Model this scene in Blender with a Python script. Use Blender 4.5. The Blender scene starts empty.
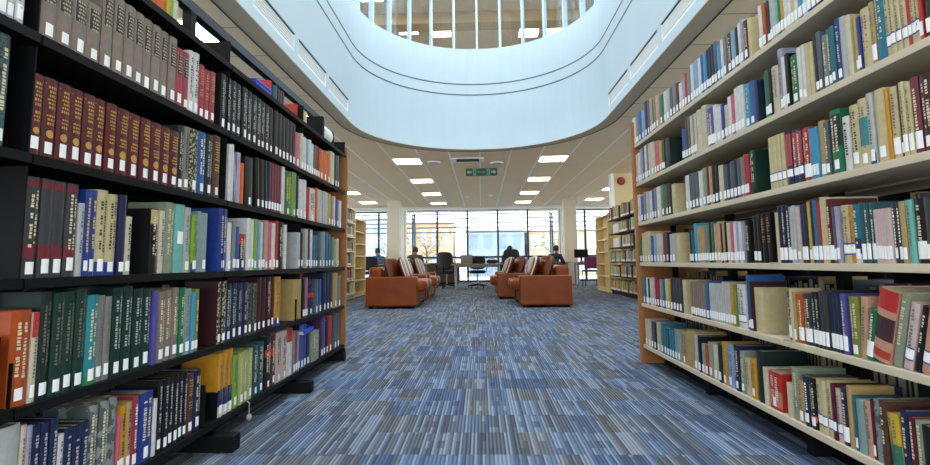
import bpy, math, random
from mathutils import Matrix, Vector
S = bpy.context.scene
COL = S.collection
PI = math.pi
# ---------------------------------------------------------------- camera
PITCH, YAW, ROLL = 0.09788, -0.03220, -0.01151
fw = Vector((math.sin(YAW)*math.cos(PITCH), math.cos(YAW)*math.cos(PITCH), math.sin(PITCH)))
rt = Vector((math.cos(YAW), -math.sin(YAW), 0)); up = rt.cross(fw)
rt2 = rt*math.cos(ROLL) + up*math.sin(ROLL); up2 = rt2.cross(fw)
cd = bpy.data.cameras.new('camera'); cam = bpy.data.objects.new('camera', cd); COL.objects.link(cam)
m = Matrix.Identity(4)
for i in range(3):
    m[i][0], m[i][1], m[i][2] = rt2[i], up2[i], -fw[i]
m[0][3], m[1][3], m[2][3] = 0, 0, 0.75
cam.matrix_world = m
cd.sensor_width = 36; cd.lens = 490/930*36; cd.shift_y = -18.6/930; cd.clip_start = 0.05; cd.clip_end = 300
S.camera = cam
# ---------------------------------------------------------------- sky and exposure
w = bpy.data.worlds.new('world'); S.world = w; w.use_nodes = True
bg = w.node_tree.nodes['Background']; bg.inputs[0].default_value = (0.86, 0.94, 1.0, 1); bg.inputs[1].default_value = 4.4
S.view_settings.view_transform = 'Standard'; S.view_settings.look = 'None'
S.view_settings.exposure = 0.4; S.view_settings.gamma = 1; S.view_settings.use_curve_mapping = False
LAMP_POWER = 12.0
def portal(name, loc, rot, sx, sy):
    d = bpy.data.lights.new(name, 'AREA'); d.shape = 'RECTANGLE'; d.size = sx; d.size_y = sy
    d.cycles.is_portal = True
    o = bpy.data.objects.new(name, d); o.location = loc; o.rotation_euler = rot; COL.objects.link(o)
portal('rooflight_portal', (0, 4.75, 7.35), (0, 0, 0), 4.6, 9.4)
portal('window_portal', (0, 18.8, 1.4), (-PI/2, 0, 0), 12.5, 2.7)
portal('window_portal_back', (0, -3.05, 1.4), (PI/2, 0, 0), 15.5, 2.7)  # this and the next two serve unseen openings added for daylight
portal('window_portal_left', (-8.1, 8, 1.4), (0, -PI/2, 0), 2.7, 21.5)
portal('window_portal_right', (8.1, 8, 1.4), (0, PI/2, 0), 2.7, 21.5)
# ---------------------------------------------------------------- materials
def lin(h, k=1.0):
    h = h.lstrip('#'); v = [int(h[i:i+2], 16)/255 for i in (0, 2, 4)]
    return tuple(k*(c/12.92 if c <= .04045 else ((c+.055)/1.055)**2.4) for c in v) + (1,)
MATS = {}
def mat(name, hexc, rough=.5, metal=0, var=0.0, scale=20, bump=0, emit=None, spec=None, coat=0, dim=1.0):
    if name in MATS: return MATS[name]
    M = bpy.data.materials.new(name); M.use_nodes = True; nt = M.node_tree; b = nt.nodes['Principled BSDF']
    b.inputs['Base Color'].default_value = lin(hexc, dim); b.inputs['Roughness'].default_value = rough; b.inputs['Metallic'].default_value = metal
    if spec is not None: b.inputs['Specular IOR Level'].default_value = spec
    if coat: b.inputs['Coat Weight'].default_value = coat
    if emit:
        b.inputs['Emission Color'].default_value = lin(emit[0]); b.inputs['Emission Strength'].default_value = emit[1]
    if var or bump:
        tc = nt.nodes.new('ShaderNodeTexCoord'); nz = nt.nodes.new('ShaderNodeTexNoise')
        nz.inputs['Scale'].default_value = scale; nz.inputs['Detail'].default_value = 4
        nt.links.new(tc.outputs['Object'], nz.inputs['Vector'])
        if var:
            r = nt.nodes.new('ShaderNodeMapRange'); r.inputs[1].default_value = .3; r.inputs[2].default_value = .7
            r.inputs[3].default_value = 1-var; r.inputs[4].default_value = 1+var
            mx = nt.nodes.new('ShaderNodeVectorMath'); mx.operation = 'SCALE'; mx.inputs[0].default_value = lin(hexc, dim)[:3]
            nt.links.new(nz.outputs['Fac'], r.inputs[0]); nt.links.new(r.outputs[0], mx.inputs['Scale'])
            nt.links.new(mx.outputs[0], b.inputs['Base Color'])
        if bump:
            bp = nt.nodes.new('ShaderNodeBump'); bp.inputs['Strength'].default_value = bump; bp.inputs['Distance'].default_value = .01
            nt.links.new(nz.outputs['Fac'], bp.inputs['Height']); nt.links.new(bp.outputs[0], b.inputs['Normal'])
    MATS[name] = M
    return M
# ---------------------------------------------------------------- mesh helpers
class MB:
    def __init__(s): s.v = []; s.f = []; s.m = []; s.mats = []; s.smooth = False
    def mi(s, m):
        if m is None: return 0
        if m not in s.mats: s.mats.append(m)
        return s.mats.index(m)
    def box(s, x0, x1, y0, y1, z0, z1, m=None, rot=None):
        n = len(s.v); i = s.mi(m)
        p = [(x, y, z) for z in (z0, z1) for y in (y0, y1) for x in (x0, x1)]
        s.v += [rot(q) for q in p] if rot else p
        for q in ((0, 2, 3, 1), (4, 5, 7, 6), (0, 1, 5, 4), (2, 6, 7, 3), (0, 4, 6, 2), (1, 3, 7, 5)):
            s.f.append(tuple(n+k for k in q)); s.m.append(i)
        return s
    def quad(s, a, b, c, d, m=None):
        n = len(s.v); s.v += [a, b, c, d]; s.f.append((n, n+1, n+2, n+3)); s.m.append(s.mi(m)); return s
    def prism(s, outer, inner, z0, z1, m=None, closed=False):
        # wall between two matching outlines, extruded in z
        n = len(s.v); k = len(outer); i = s.mi(m)
        for z in (z0, z1):
            s.v += [(x, y, z) for x, y in outer]; s.v += [(x, y, z) for x, y in inner]
        R = range(k) if closed else range(k-1)
        for a in R:
            b = (a+1) % k
            for q in ((n+a, n+b, n+2*k+b, n+2*k+a), (n+k+b, n+k+a, n+3*k+a, n+3*k+b), (n+2*k+a, n+2*k+b, n+3*k+b, n+3*k+a), (n+b, n+a, n+k+a, n+k+b)):
                s.f.append(q); s.m.append(i)
        if not closed:
            for a in (0, k-1):
                q = (n+a, n+2*k+a, n+3*k+a, n+k+a); s.f.append(q if a == 0 else q[::-1]); s.m.append(i)
        return s
    def tube(s, a, b, r, seg=10, m=None, r2=None):
        a, b = Vector(a), Vector(b); d = (b-a).normalized(); u = d.orthogonal().normalized(); w_ = d.cross(u); n = len(s.v); i = s.mi(m)
        for p, rr in ((a, r), (b, r if r2 is None else r2)):
            for k in range(seg):
                t = 2*PI*k/seg; s.v.append(tuple(p + u*math.cos(t)*rr + w_*math.sin(t)*rr))
        for k in range(seg):
            k2 = (k+1) % seg; s.f.append((n+k, n+k2, n+seg+k2, n+seg+k)); s.m.append(i)
        s.f.append(tuple(n+k for k in range(seg))[::-1]); s.m.append(i); s.f.append(tuple(n+seg+k for k in range(seg))); s.m.append(i)
        return s
    def ellipsoid(s, c, r, p=1.0, nu=14, nv=9, m=None, fn=None):
        n = len(s.v); i = s.mi(m)
        sg = lambda v, e: math.copysign(abs(v)**e, v)
        for a in range(nv+1):
            th = -PI/2 + PI*a/nv
            for k in range(nu):
                ph = 2*PI*k/nu
                q = Vector((sg(math.cos(th), p)*sg(math.cos(ph), p)*r[0], sg(math.cos(th), p)*sg(math.sin(ph), p)*r[1], sg(math.sin(th), p)*r[2]))
                if fn: q = fn(q)
                s.v.append(tuple(q + Vector(c)))
        for a in range(nv):
            for k in range(nu):
                k2 = (k+1) % nu; s.f.append((n+a*nu+k, n+a*nu+k2, n+(a+1)*nu+k2, n+(a+1)*nu+k)); s.m.append(i)
        return s
    def build(s, name, m=None, parent=None, bevel=0, smooth=False, seg=2):
        me = bpy.data.meshes.new(name); me.from_pydata([tuple(q) for q in s.v], [], s.f)
        ms = s.mats or [m]
        for x in ms: me.materials.append(x if x is not None else m)
        if s.mats: me.polygons.foreach_set('material_index', s.m)
        if smooth: me.polygons.foreach_set('use_smooth', [True]*len(me.polygons))
        me.update()
        o = bpy.data.objects.new(name, me); COL.objects.link(o)
        if parent: o.parent = parent
        if bevel:
            b = o.modifiers.new('bevel', 'BEVEL'); b.width = bevel; b.segments = seg; b.limit_method = 'ANGLE'
        return o
def tag(o, label=None, cat=None, group=None, kind=None):
    if label: o['label'] = label
    if cat: o['category'] = cat
    if group: o['group'] = group
    if kind: o['kind'] = kind
    return o
def struct(o): o['kind'] = 'structure'; return o
def thing(name, label, cat, loc=(0, 0, 0), rz=0, group=None):
    o = bpy.data.objects.new(name, None); COL.objects.link(o); o.location = loc; o.rotation_euler = (0, 0, rz); o.empty_display_size = .1
    return tag(o, label, cat, group)
def dup(root, loc, rz, label, group=None):
    r = root.copy(); COL.objects.link(r); r.location = loc; r.rotation_euler = (0, 0, rz); r['label'] = label
    if group: r['group'] = group
    for ch in list(root.children):
        c = ch.copy(); COL.objects.link(c); c.parent = r
        for g in list(ch.children):
            d = g.copy(); COL.objects.link(d); d.parent = c
    return r
# ---------------------------------------------------------------- surfaces
def node(nt, t, **k):
    n = nt.nodes.new(t)
    for a, b in k.items(): setattr(n, a, b)
    return n
def mth(nt, op, a, b=None):
    n = node(nt, 'ShaderNodeMath', operation=op)
    for i, x in enumerate((a, b)):
        if x is None: continue
        if isinstance(x, (int, float)): n.inputs[i].default_value = x
        else: nt.links.new(x, n.inputs[i])
    return n.outputs[0]
def mixc(nt, fac, a, b):
    n = node(nt, 'ShaderNodeMix', data_type='RGBA')
    for i, x in ((0, fac), (6, a), (7, b)):
        if isinstance(x, (int, float)): n.inputs[i].default_value = x
        elif isinstance(x, tuple): n.inputs[i].default_value = x
        else: nt.links.new(x, n.inputs[i])
    return n.outputs[2]
def wn(nt, x, y, z=0.0):
    c = node(nt, 'ShaderNodeCombineXYZ')
    for i, q in enumerate((x, y, z)):
        if isinstance(q, (int, float)): c.inputs[i].default_value = q
        else: nt.links.new(q, c.inputs[i])
    n = node(nt, 'ShaderNodeTexWhiteNoise', noise_dimensions='3D'); nt.links.new(c.outputs[0], n.inputs['Vector'])
    return n.outputs['Value']
def carpet():
    M = bpy.data.materials.new('striped_carpet_tiles'); M.use_nodes = True; nt = M.node_tree; b = nt.nodes['Principled BSDF']
    g = node(nt, 'ShaderNodeNewGeometry'); sp = node(nt, 'ShaderNodeSeparateXYZ'); nt.links.new(g.outputs['Position'], sp.inputs[0])
    x, y = sp.outputs[0], sp.outputs[1]
    fl = lambda v: mth(nt, 'FLOOR', v)
    tx = fl(mth(nt, 'DIVIDE', mth(nt, 'ADD', x, 40.1), .5)); ty = fl(mth(nt, 'DIVIDE', mth(nt, 'ADD', y, 40), .5))
    # blocks inside a tile: columns of random groups, rows of 0.125 m and 0.25 m
    sx = fl(mth(nt, 'DIVIDE', mth(nt, 'ADD', x, 40.1), .125)); sy = fl(mth(nt, 'DIVIDE', mth(nt, 'ADD', y, 40), .25))
    sy2 = fl(mth(nt, 'DIVIDE', mth(nt, 'ADD', y, 40), .0833))
    st = fl(mth(nt, 'DIVIDE', mth(nt, 'ADD', x, 40.1), .0078125))
    par = mth(nt, 'MODULO', st, 2.0); pair = fl(mth(nt, 'DIVIDE', mth(nt, 'ADD', st, .5), 2.0))
    tone = wn(nt, tx, ty, 3.0); blk = wn(nt, sx, sy, 7.0); blk2 = wn(nt, sx, sy2, 11.0)
    s1 = wn(nt, pair, sy, 1.0); s2 = wn(nt, pair, ty, 5.0)
    base = mixc(nt, mth(nt, 'MULTIPLY', mth(nt, 'GREATER_THAN', tone, .36), .8), lin('#50658a'), lin('#63686f'))
    base = mixc(nt, mth(nt, 'MULTIPLY', mth(nt, 'GREATER_THAN', blk, .55), .75), base, lin('#677fa2'))
    base = mixc(nt, mth(nt, 'MULTIPLY', mth(nt, 'GREATER_THAN', wn(nt, sx, sy, 17.0), .8), .75), base, lin('#74726c'))
    base = mixc(nt, mth(nt, 'MULTIPLY', mth(nt, 'GREATER_THAN', s1, .62), .5), base, lin('#a2b1c6'))
    thr = mth(nt, 'ADD', mth(nt, 'MULTIPLY', blk2, .55), .05)
    base = mixc(nt, mth(nt, 'MULTIPLY', mth(nt, 'LESS_THAN', s2, thr), .55), base, lin('#333c4c'))
    base = mixc(nt, mth(nt, 'MULTIPLY', par, mth(nt, 'ADD', mth(nt, 'MULTIPLY', wn(nt, sx, sy, 23.0), .35), .4)), base, lin('#1f2632'))
    nz = node(nt, 'ShaderNodeTexNoise'); nz.inputs['Scale'].default_value = 260; nt.links.new(g.outputs['Position'], nz.inputs['Vector'])
    base = mixc(nt, mth(nt, 'MULTIPLY', nz.outputs['Fac'], .25), base, lin('#39404c'))
    nt.links.new(base, b.inputs['Base Color']); b.inputs['Roughness'].default_value = .9; b.inputs['Specular IOR Level'].default_value = .25
    bp = node(nt, 'ShaderNodeBump'); bp.inputs['Strength'].default_value = .35; bp.inputs['Distance'].default_value = .004
    nt.links.new(s1, bp.inputs['Height']); nt.links.new(bp.outputs[0], b.inputs['Normal'])
    return M
def ceiling_mat():
    M = bpy.data.materials.new('ceiling_planks'); M.use_nodes = True; nt = M.node_tree; b = nt.nodes['Principled BSDF']
    g = node(nt, 'ShaderNodeNewGeometry'); sp = node(nt, 'ShaderNodeSeparateXYZ'); nt.links.new(g.outputs['Position'], sp.inputs[0])
    x, y = sp.outputs[0], sp.outputs[1]
    fx = mth(nt, 'FRACT', mth(nt, 'DIVIDE', mth(nt, 'ADD', x, 60.018), .6)); lx = mth(nt, 'LESS_THAN', fx, .06)
    lx = mth(nt, 'MULTIPLY', lx, mth(nt, 'GREATER_THAN', y, 7.4))
    fy = mth(nt, 'FRACT', mth(nt, 'DIVIDE', mth(nt, 'ADD', y, 60.1), .6)); ly = mth(nt, 'MULTIPLY', mth(nt, 'LESS_THAN', fy, .02), mth(nt, 'LESS_THAN', y, 7.4))
    nz = node(nt, 'ShaderNodeTexNoise'); nz.inputs['Scale'].default_value = 1.5; nt.links.new(g.outputs['Position'], nz.inputs['Vector'])
    base = mixc(nt, nz.outputs['Fac'], lin('#f3e0bf'), lin('#ecd7b4'))
    base = mixc(nt, ly, base, lin('#9a8464'))
    base = mixc(nt, lx, base, lin('#fffdf8'))
    nt.links.new(base, b.inputs['Base Color']); b.inputs['Roughness'].default_value = .8
    return M
def glass_mat(name, tint, refl=.12):
    M = bpy.data.materials.new(name); M.use_nodes = True; nt = M.node_tree; nt.nodes.remove(nt.nodes['Principled BSDF'])
    t = node(nt, 'ShaderNodeBsdfTransparent'); t.inputs[0].default_value = tint
    gl = node(nt, 'ShaderNodeBsdfGlossy'); gl.inputs['Roughness'].default_value = .02
    lw = node(nt, 'ShaderNodeFresnel'); lw.inputs[0].default_value = 1.45
    mx = node(nt, 'ShaderNodeMixShader'); nt.links.new(mth(nt, 'MULTIPLY', lw.outputs[0], refl/.12*.6), mx.inputs[0])
    nt.links.new(t.outputs[0], mx.inputs[1]); nt.links.new(gl.outputs[0], mx.inputs[2])
    nt.links.new(mx.outputs[0], nt.nodes['Material Output'].inputs[0])
    return M
BLACK = mat('black_steel', '#09090b', .6, spec=.2); WOOD = None
def wood_mat(name, a, b_, sc=(1, 1, 1)):
    M = bpy.data.materials.new(name); M.use_nodes = True; nt = M.node_tree; b = nt.nodes['Principled BSDF']
    tc = node(nt, 'ShaderNodeTexCoord'); mp = node(nt, 'ShaderNodeMapping'); mp.inputs['Scale'].default_value = sc
    nz = node(nt, 'ShaderNodeTexNoise'); nz.inputs['Scale'].default_value = 8; nz.inputs['Detail'].default_value = 6
    nt.links.new(tc.outputs['Object'], mp.inputs[0]); nt.links.new(mp.outputs[0], nz.inputs['Vector'])
    nt.links.new(mixc(nt, nz.outputs['Fac'], lin(a), lin(b_)), b.inputs['Base Color']); b.inputs['Roughness'].default_value = .45
    return M
OAK = wood_mat('oak_veneer', '#8a5626', '#a8713a', (6, 6, .5)); PINE = wood_mat('pale_beech', '#e2cf9c', '#d9bf86', (1, 1, 1))
SHELF = mat('beige_melamine', '#c9bda6', .5, var=.05, scale=6); CREAM = mat('cream_paint', '#e6dcb8', .5)
WHITE = mat('white_paint', '#eef0f0', .5); PLASTER = mat('atrium_plaster', '#b0c0c8', .65, var=.015, scale=2)
SOFFIT = mat('soffit_paint', '#b5aa92', .7); GROOVE_SHADE = mat('groove_shade', '#4d5459', .6)
COLUMN = mat('column_paint', '#cbc6b6', .6); FRAME = mat('window_frame', '#23272c', .4); WALL = mat('wall_cream', '#e9dfc6', .7)
GREYTRIM = mat('grey_trim', '#b9bcbc', .5)
# ---------------------------------------------------------------- setting
H = 2.85
struct(MB().box(-8, 8, -3, 18.9, -.2, 0).build('floor', carpet()))
CX, RAD, YA, YB = -.025, 1.895, 2.4, 7.1
def stadium(r, n=28):
    p = []
    for k in range(n+1): t = PI*k/n; p.append((CX+r*math.cos(t), YB+r*math.sin(t)))
    for k in range(n+1): t = PI+PI*k/n; p.append((CX+r*math.cos(t), YA+r*math.sin(t)))
    return p
def slab(name, z0, z1, r, x0, x1, y0, y1, m):
    # a plate with the stadium opening cut through: ring quads from the opening to a surrounding rectangle
    inner = stadium(r); outer = []
    for x, y in inner:
        yy = min(max(y, YA), YB); dx, dy = x-CX, y-yy
        L = math.hypot(dx, dy); dx /= L; dy /= L
        t = 1e9
        if dx > 1e-6: t = min(t, (x1-CX)/dx)
        if dx < -1e-6: t = min(t, (x0-CX)/dx)
        if dy > 1e-6: t = min(t, (y1-yy)/dy)
        if dy < -1e-6: t = min(t, (y0-yy)/dy)
        outer.append((CX+dx*t, yy+dy*t))
    # add corners
    O, I = [], []
    cor = [(x1, y1), (x0, y1), (x0, y0), (x1, y0)]
    K = len(inner)
    for k in range(K):
        O.append(outer[k]); I.append(inner[k])
        a, b = outer[k], outer[(k+1) % K]
        for c in cor:
            if abs(a[0]-b[0]) > 1e-6 and abs(a[1]-b[1]) > 1e-6 and min(a[0], b[0])-1e-6 <= c[0] <= max(a[0], b[0])+1e-6 and min(a[1], b[1])-1e-6 <= c[1] <= max(a[1], b[1])+1e-6:
                O.append(c); I.append(inner[k])
    return struct(MB().prism(O, I, z0, z1, closed=True).build(name, m))
slab('ceiling', H, H+.12, 2.075, -8, 8, -3, 18.9, ceiling_mat())
struct(MB().prism(stadium(2.085), stadium(RAD), H-.012, H-.0005, closed=True).build('trim_1', SOFFIT))
struct(MB().prism(stadium(2.092), stadium(2.078), H-.016, H+.02, closed=True).build('trim_2', mat('seam_dark', '#3d352a', .7)))
UZ = 4.75
panels = [(6.03, 6.97), (4.98, 5.93), (3.93, 4.88), (2.88, 3.83)]
wl = MB(); T = .19
wl.prism(stadium(RAD+T), stadium(RAD), H, 2.955, closed=True); wl.prism(stadium(RAD+T), stadium(RAD), 3.155, UZ, closed=True)
arc = lambda c, a0, r: [(CX+r*math.cos(a0+PI*k/28), c+r*math.sin(a0+PI*k/28)) for k in range(29)]
wl.prism(arc(YB, 0, RAD+T), arc(YB, 0, RAD), 2.955, 3.155); wl.prism(arc(YA, PI, RAD+T), arc(YA, PI, RAD), 2.955, 3.155)
ys = [YB] + [q for p in panels for q in (p[1], p[0])] + [YA]
for sgn in (-1, 1):
    xa, xb = sorted((CX+sgn*RAD, CX+sgn*(RAD+T)))
    for k in range(0, len(ys), 2): wl.box(xa, xb, ys[k+1], ys[k], 2.955, 3.155)
struct(wl.build('wall_atrium', PLASTER))
for z, nm in ((3.885, 'trim_3'), (4.09, 'trim_4')):
    struct(MB().prism(stadium(RAD+.004), stadium(RAD-.0025), z-.011, z+.011, closed=True).build(nm, GROOVE_SHADE))  # raised dark strips, coloured to stand in for shade in the wall grooves
struct(MB().prism(stadium(RAD+T), stadium(RAD+.001), UZ, UZ+.035, closed=True).build('trim_5', PLASTER))
order_w = ['farthest from the camera', 'second from the far end', 'third from the far end', 'nearest the camera']
SLAT = mat('grille_white', '#e4e6e4', .4); BACKD = mat('duct_grey', '#383c3c', .8)
for sgn, side in ((-1, 'left'), (1, 'right')):
    for k, (a, b) in enumerate(panels):
        xf = CX+sgn*RAD; o = thing('ventilation_grille', 'white slatted air grille in %s atrium edge, %s' % (side, order_w[k]), 'air grille', (xf, (a+b)/2, 2.955), 0, 'air grilles in the atrium edge')
        L = (b-a)/2-.003; fx = lambda d0, d1: tuple(sorted((sgn*d0, sgn*d1)))
        x0, x1 = fx(.09, .13); MB().box(x0, x1, -L, L, .002, .198).build('backing', BACKD, o)
        fr = MB(); x0, x1 = fx(.004, .05)
        fr.box(x0, x1, -L, L, .002, .014).box(x0, x1, -L, -L+.014, .014, .186).box(x0, x1, L-.014, L, .014, .186)
        fr.build('frame', SLAT, o)
        x2, x3 = fx(.006, .05); MB().box(x2, x3, -L, L, .186, .198).build('head_shade', mat('shade_grey', '#4a4f50', .6), o)  # solid top bar coloured dark as the shadow line of the recess
        sl = MB(); x0, x1 = fx(.012, .034)
        for q in range(6): z = .026+q*.028; sl.box(x0, x1, -L+.014, L-.014, z, z+.015)
        for q in range(20):
            y = -L+.05+q*(2*L-.1)/19; x2, x3 = fx(.034, .042); sl.box(x2, x3, y-.004, y+.004, .014, .186)
        sl.build('slats', SLAT, o)
# upper storey seen through the void
UPC = mat('upper_ceiling', '#e2cdb0', .8)
slab('ceiling_upper', 7.2, 7.35, 2.3, -12, 12, -3, 26, UPC)
struct(MB().prism(stadium(2.45), stadium(2.3), 7.35, 7.9, closed=True).build('wall_rooflight', WHITE))
slab('floor_upper', 3.45, 3.7, RAD+T, -12, 12, -3, 26, mat('slab_grey', '#8a8a88', .8))
struct(MB().box(-12, 12, 26, 26.2, 3.4, 7.4).build('wall_upper_back', mat('upper_wall', '#c8b08a', .8)))
for sx in (-12, 12): struct(MB().box(sx-.1, sx+.1, -3, 26, 3.4, 3.9).box(sx-.1, sx+.1, -3, 26, 7.0, 7.4).build('wall_upper_left' if sx < 0 else 'wall_upper_right', mat('upper_wall', '#c8b08a', .8)))  # unseen walls opened in a band to let daylight onto the upper ceiling
struct(MB().box(-12, 12, -3.2, -3, 3.4, 3.9).box(-12, 12, -3.2, -3, 7.0, 7.4).build('wall_upper_front', mat('upper_wall', '#c8b08a', .8)))  # same light-giving open band at the near end
for k, (y, d) in enumerate(((10.3, .35), (12.1, .3), (14.3, .3))):
    struct(MB().box(-12, 12, y, y+.45, 7.2-d, 7.2).build('trim_%d' % (10+k), mat('upper_beam', ['#c2a67c', '#e2d0b8', '#c9ad82'][k], .8)))
ug = bpy.data.objects.new('window_5', None); COL.objects.link(ug); struct(ug)
gb = MB(); gb.prism(stadium(RAD+.103), stadium(RAD+.097), UZ+.03, 7.2, closed=True); gb.build('glass', glass_mat('balustrade_glass', (.93, .96, .97, 1), .05), ug)
MULL = mat('mullion_white', '#a9c0cc', .5)
def ringpt(sd, r):
    # distance along the ring from the far apex, clockwise positive to +X
    q = PI/2*RAD
    if abs(sd) <= q: a = PI/2 - sd/RAD; return (CX+r*math.cos(a), YB+r*math.sin(a), a)
    s_ = math.copysign(1, sd); return (CX+s_*r, YB-(abs(sd)-q), 0 if s_ > 0 else PI)
for k in range(-13, 14):
    x, y, a = ringpt(k*.435, RAD+.06)
    mb = MB(); mb.box(-.045, .045, -.02, .02, UZ+.035, 7.2)
    o = mb.build('mullion', MULL, ug); o.location = (x, y, 0); o.rotation_euler = (0, 0, a)
# outer walls
# side and rear openings are unseen, added to brighten the ceiling: sill, posts, head
def glazed(name, a, b, horiz, p):
    mb = MB(); n = int((b-a)//2.7)
    def seg(u0, u1, z0, z1, d=.09):
        if horiz: mb.box(u0, u1, p-d, p+d, z0, z1)
        else: mb.box(p-d, p+d, u0, u1, z0, z1)
    seg(a, b, 0, .12); seg(a, b, 2.74, H+.1)
    for k in range(n+1): u = a+(b-a)*k/n; seg(u-.07, u+.07, .12, 2.74)
    struct(mb.build(name, WALL))
glazed('wall_left', -3, 18.5, False, -8.1); glazed('wall_right', -3, 18.5, False, 8.1); glazed('wall_back', -8, 8, True, -3.1)
struct(MB().box(3.24, 8, 11.9, 12.05, 0, H).build('wall_partition', mat('partition_paint', '#d6c093', .7)))
struct(MB().box(3.17, 3.24, 11.86, 12.08, 0, H).build('trim_6', WHITE))
wb = MB(); WY = 18.5
wb.box(-8, 8, WY, WY+.25, 2.76, H); wb.box(-3.22, -2.9, WY, WY+.25, 0, 2.76); wb.box(2.98, 3.25, WY, WY+.25, 0, 2.76); wb.box(-8, -6.4, WY, WY+.25, 0, 2.76); wb.box(6.4, 8, WY, WY+.25, 0, 2.76)
struct(wb.build('wall_front', mat('front_wall', '#dde0e0', .6)))
GL = glass_mat('window_glass', (.97, .99, 1, 1), .06)
def window(n, x0, x1, mulls, z1, rail=.93):
    e = bpy.data.objects.new('window_%d' % n, None); COL.objects.link(e); struct(e); e.location = (0, WY+.08, 0)
    f = MB(); f.box(x0, x1, -.03, .05, 0, .06).box(x0, x1, -.03, .05, z1-.05, z1).box(x0, x0+.06, -.03, .05, .06, z1-.05).box(x1-.06, x1, -.03, .05, .06, z1-.05)
    f.build('window_frame', FRAME, e)
    for x in mulls: MB().box(x-.035, x+.035, -.045, .045, .06, z1-.05).build('mullion', FRAME, e)
    MB().box(x0+.06, x1-.06, -.05, .05, rail-.035, rail+.035).build('rail', FRAME, e)
    MB().box(x0+.06, x1-.06, .055, .065, .05, z1-.04).build('glass', GL, e)
    return e
window(1, -2.9, 2.98, (-1.66, -.51, .64, 1.77), 2.76)
window(2, -6.4, -3.22, (-5.1, -3.9), 2.70); window(3, 3.25, 6.4, (3.92, 5.15), 2.70)
for x in (-2.84, 2.92):
    struct(MB().box(x-.03, x+.03, WY-.03, WY+.0, 0, 2.78).build('trim_7' if x < 0 else 'trim_8', WHITE))
struct(MB().box(-2.95, 3.03, WY-.06, WY+.0, 2.72, 2.78).build('trim_9', WHITE))
# opened casement leaves with blue-tinted panes at both ends of the middle window
for x, s_ in ((-2.62, 1), (2.72, -1)):
    o = thing('window_casement', 'opened bluish casement leaf at the %s end of the wide window' % ('left' if s_ > 0 else 'right'), 'window sash', (x, WY+.5, .97))
    f = MB(); f.box(-.03, .03, -.3, -.26, 0, 1.65).box(-.03, .03, .26, .3, 0, 1.65).box(-.03, .03, -.26, .26, 0, .04).box(-.03, .03, -.26, .26, 1.61, 1.65)
    f.build('frame', mat('casement_frame', '#54708c', .4), o); MB().box(-.004, .004, -.26, .26, .04, 1.61).build('pane', glass_mat('blue_pane', (.55, .72, .85, 1), .2), o)
    o.rotation_euler = (0, 0, s_*.28)
for x, s_ in ((-2.945, 'left'), (2.97, 'right')):
    o = MB().box(x-.21, x+.21, 16.3, 16.7, 0, H-.001).build('wall_column_'+s_, COLUMN, bevel=.01); struct(o)
# ---------------------------------------------------------------- outside
struct(MB().box(-40, 40, -30, 60, -.35, -.25).build('ground_outside', mat('bounce_paving', '#f0f0ee', .9)))  # made very pale and spread all round to bounce sky light onto the ceiling
br = thing('sun_louvre', 'pale horizontal sunshade slats hanging outside the tall windows', 'sunshade', (0, 19.5, 0))
for z in (1.93, 2.12, 2.30, 2.48, 2.66): MB().box(-7.5, 7.5, -.07, .07, z-.02, z+.02).build('slat', mat('louvre_grey', '#9ba1a4', .5), br)
for x in (-7.3, 7.3): MB().box(x-.03, x+.03, .08, .14, -.25, 3.3).build('post', mat('louvre_white', '#e8ecee', .5), br)
def building(name, label, x0, x1, y, z1, c, rows, cols, wc, d=5):
    o = thing(name, label, 'building', ((x0+x1)/2, y, -.25)); w_ = (x1-x0)/2
    MB().box(-w_, w_, 0, d, 0, z1).build('facade', mat(name+c, c, .8, var=.12, scale=1.2), o)
    MB().box(-w_-.1, w_+.1, -.1, d+.1, z1, z1+.15).build('roof_edge', mat('roof_edge', '#c5c8c8', .7), o)
    for r in range(rows):
        for k in range(cols):
            xx = -w_+(k+.5)*2*w_/cols; zz = (r+.5)*z1/rows; a = .36*2*w_/cols/2*1.6; b = z1/rows*.3
            MB().box(xx-a, xx+a, -.05, .02, zz-b, zz+b).build('window', mat('far_pane'+wc, wc, .2), o)
building('office_building', 'low brown brick building beyond the left half of the windows', -5.6, -1.9, 32, 3.55, '#b49c80', 2, 5, '#a9b3bf')
building('office_building', 'blue grey clad building behind the centre of the windows', -1.0, 2.9, 33, 3.1, '#8c9db0', 2, 4, '#7d90a8')
building('office_building', 'low tan building with grey roof beyond the right part of the windows', 3.2, 8.2, 34, 3.0, '#b5a390', 2, 5, '#b3bcc6')
building('office_building', 'slate blue building outside the far left window', -12.5, -6.3, 33, 3.9, '#aab9c8', 3, 5, '#8da2b8')
building('office_building', 'pale grey building outside the far right window', 9.0, 14, 35, 3.6, '#cdc9c3', 3, 5, '#7b8795')
random.seed(3)
LEAF = mat('pale_foliage', '#a9ad8c', .8, var=.3, scale=8); BARK = mat('bark', '#7c6d5d', .9)
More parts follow.
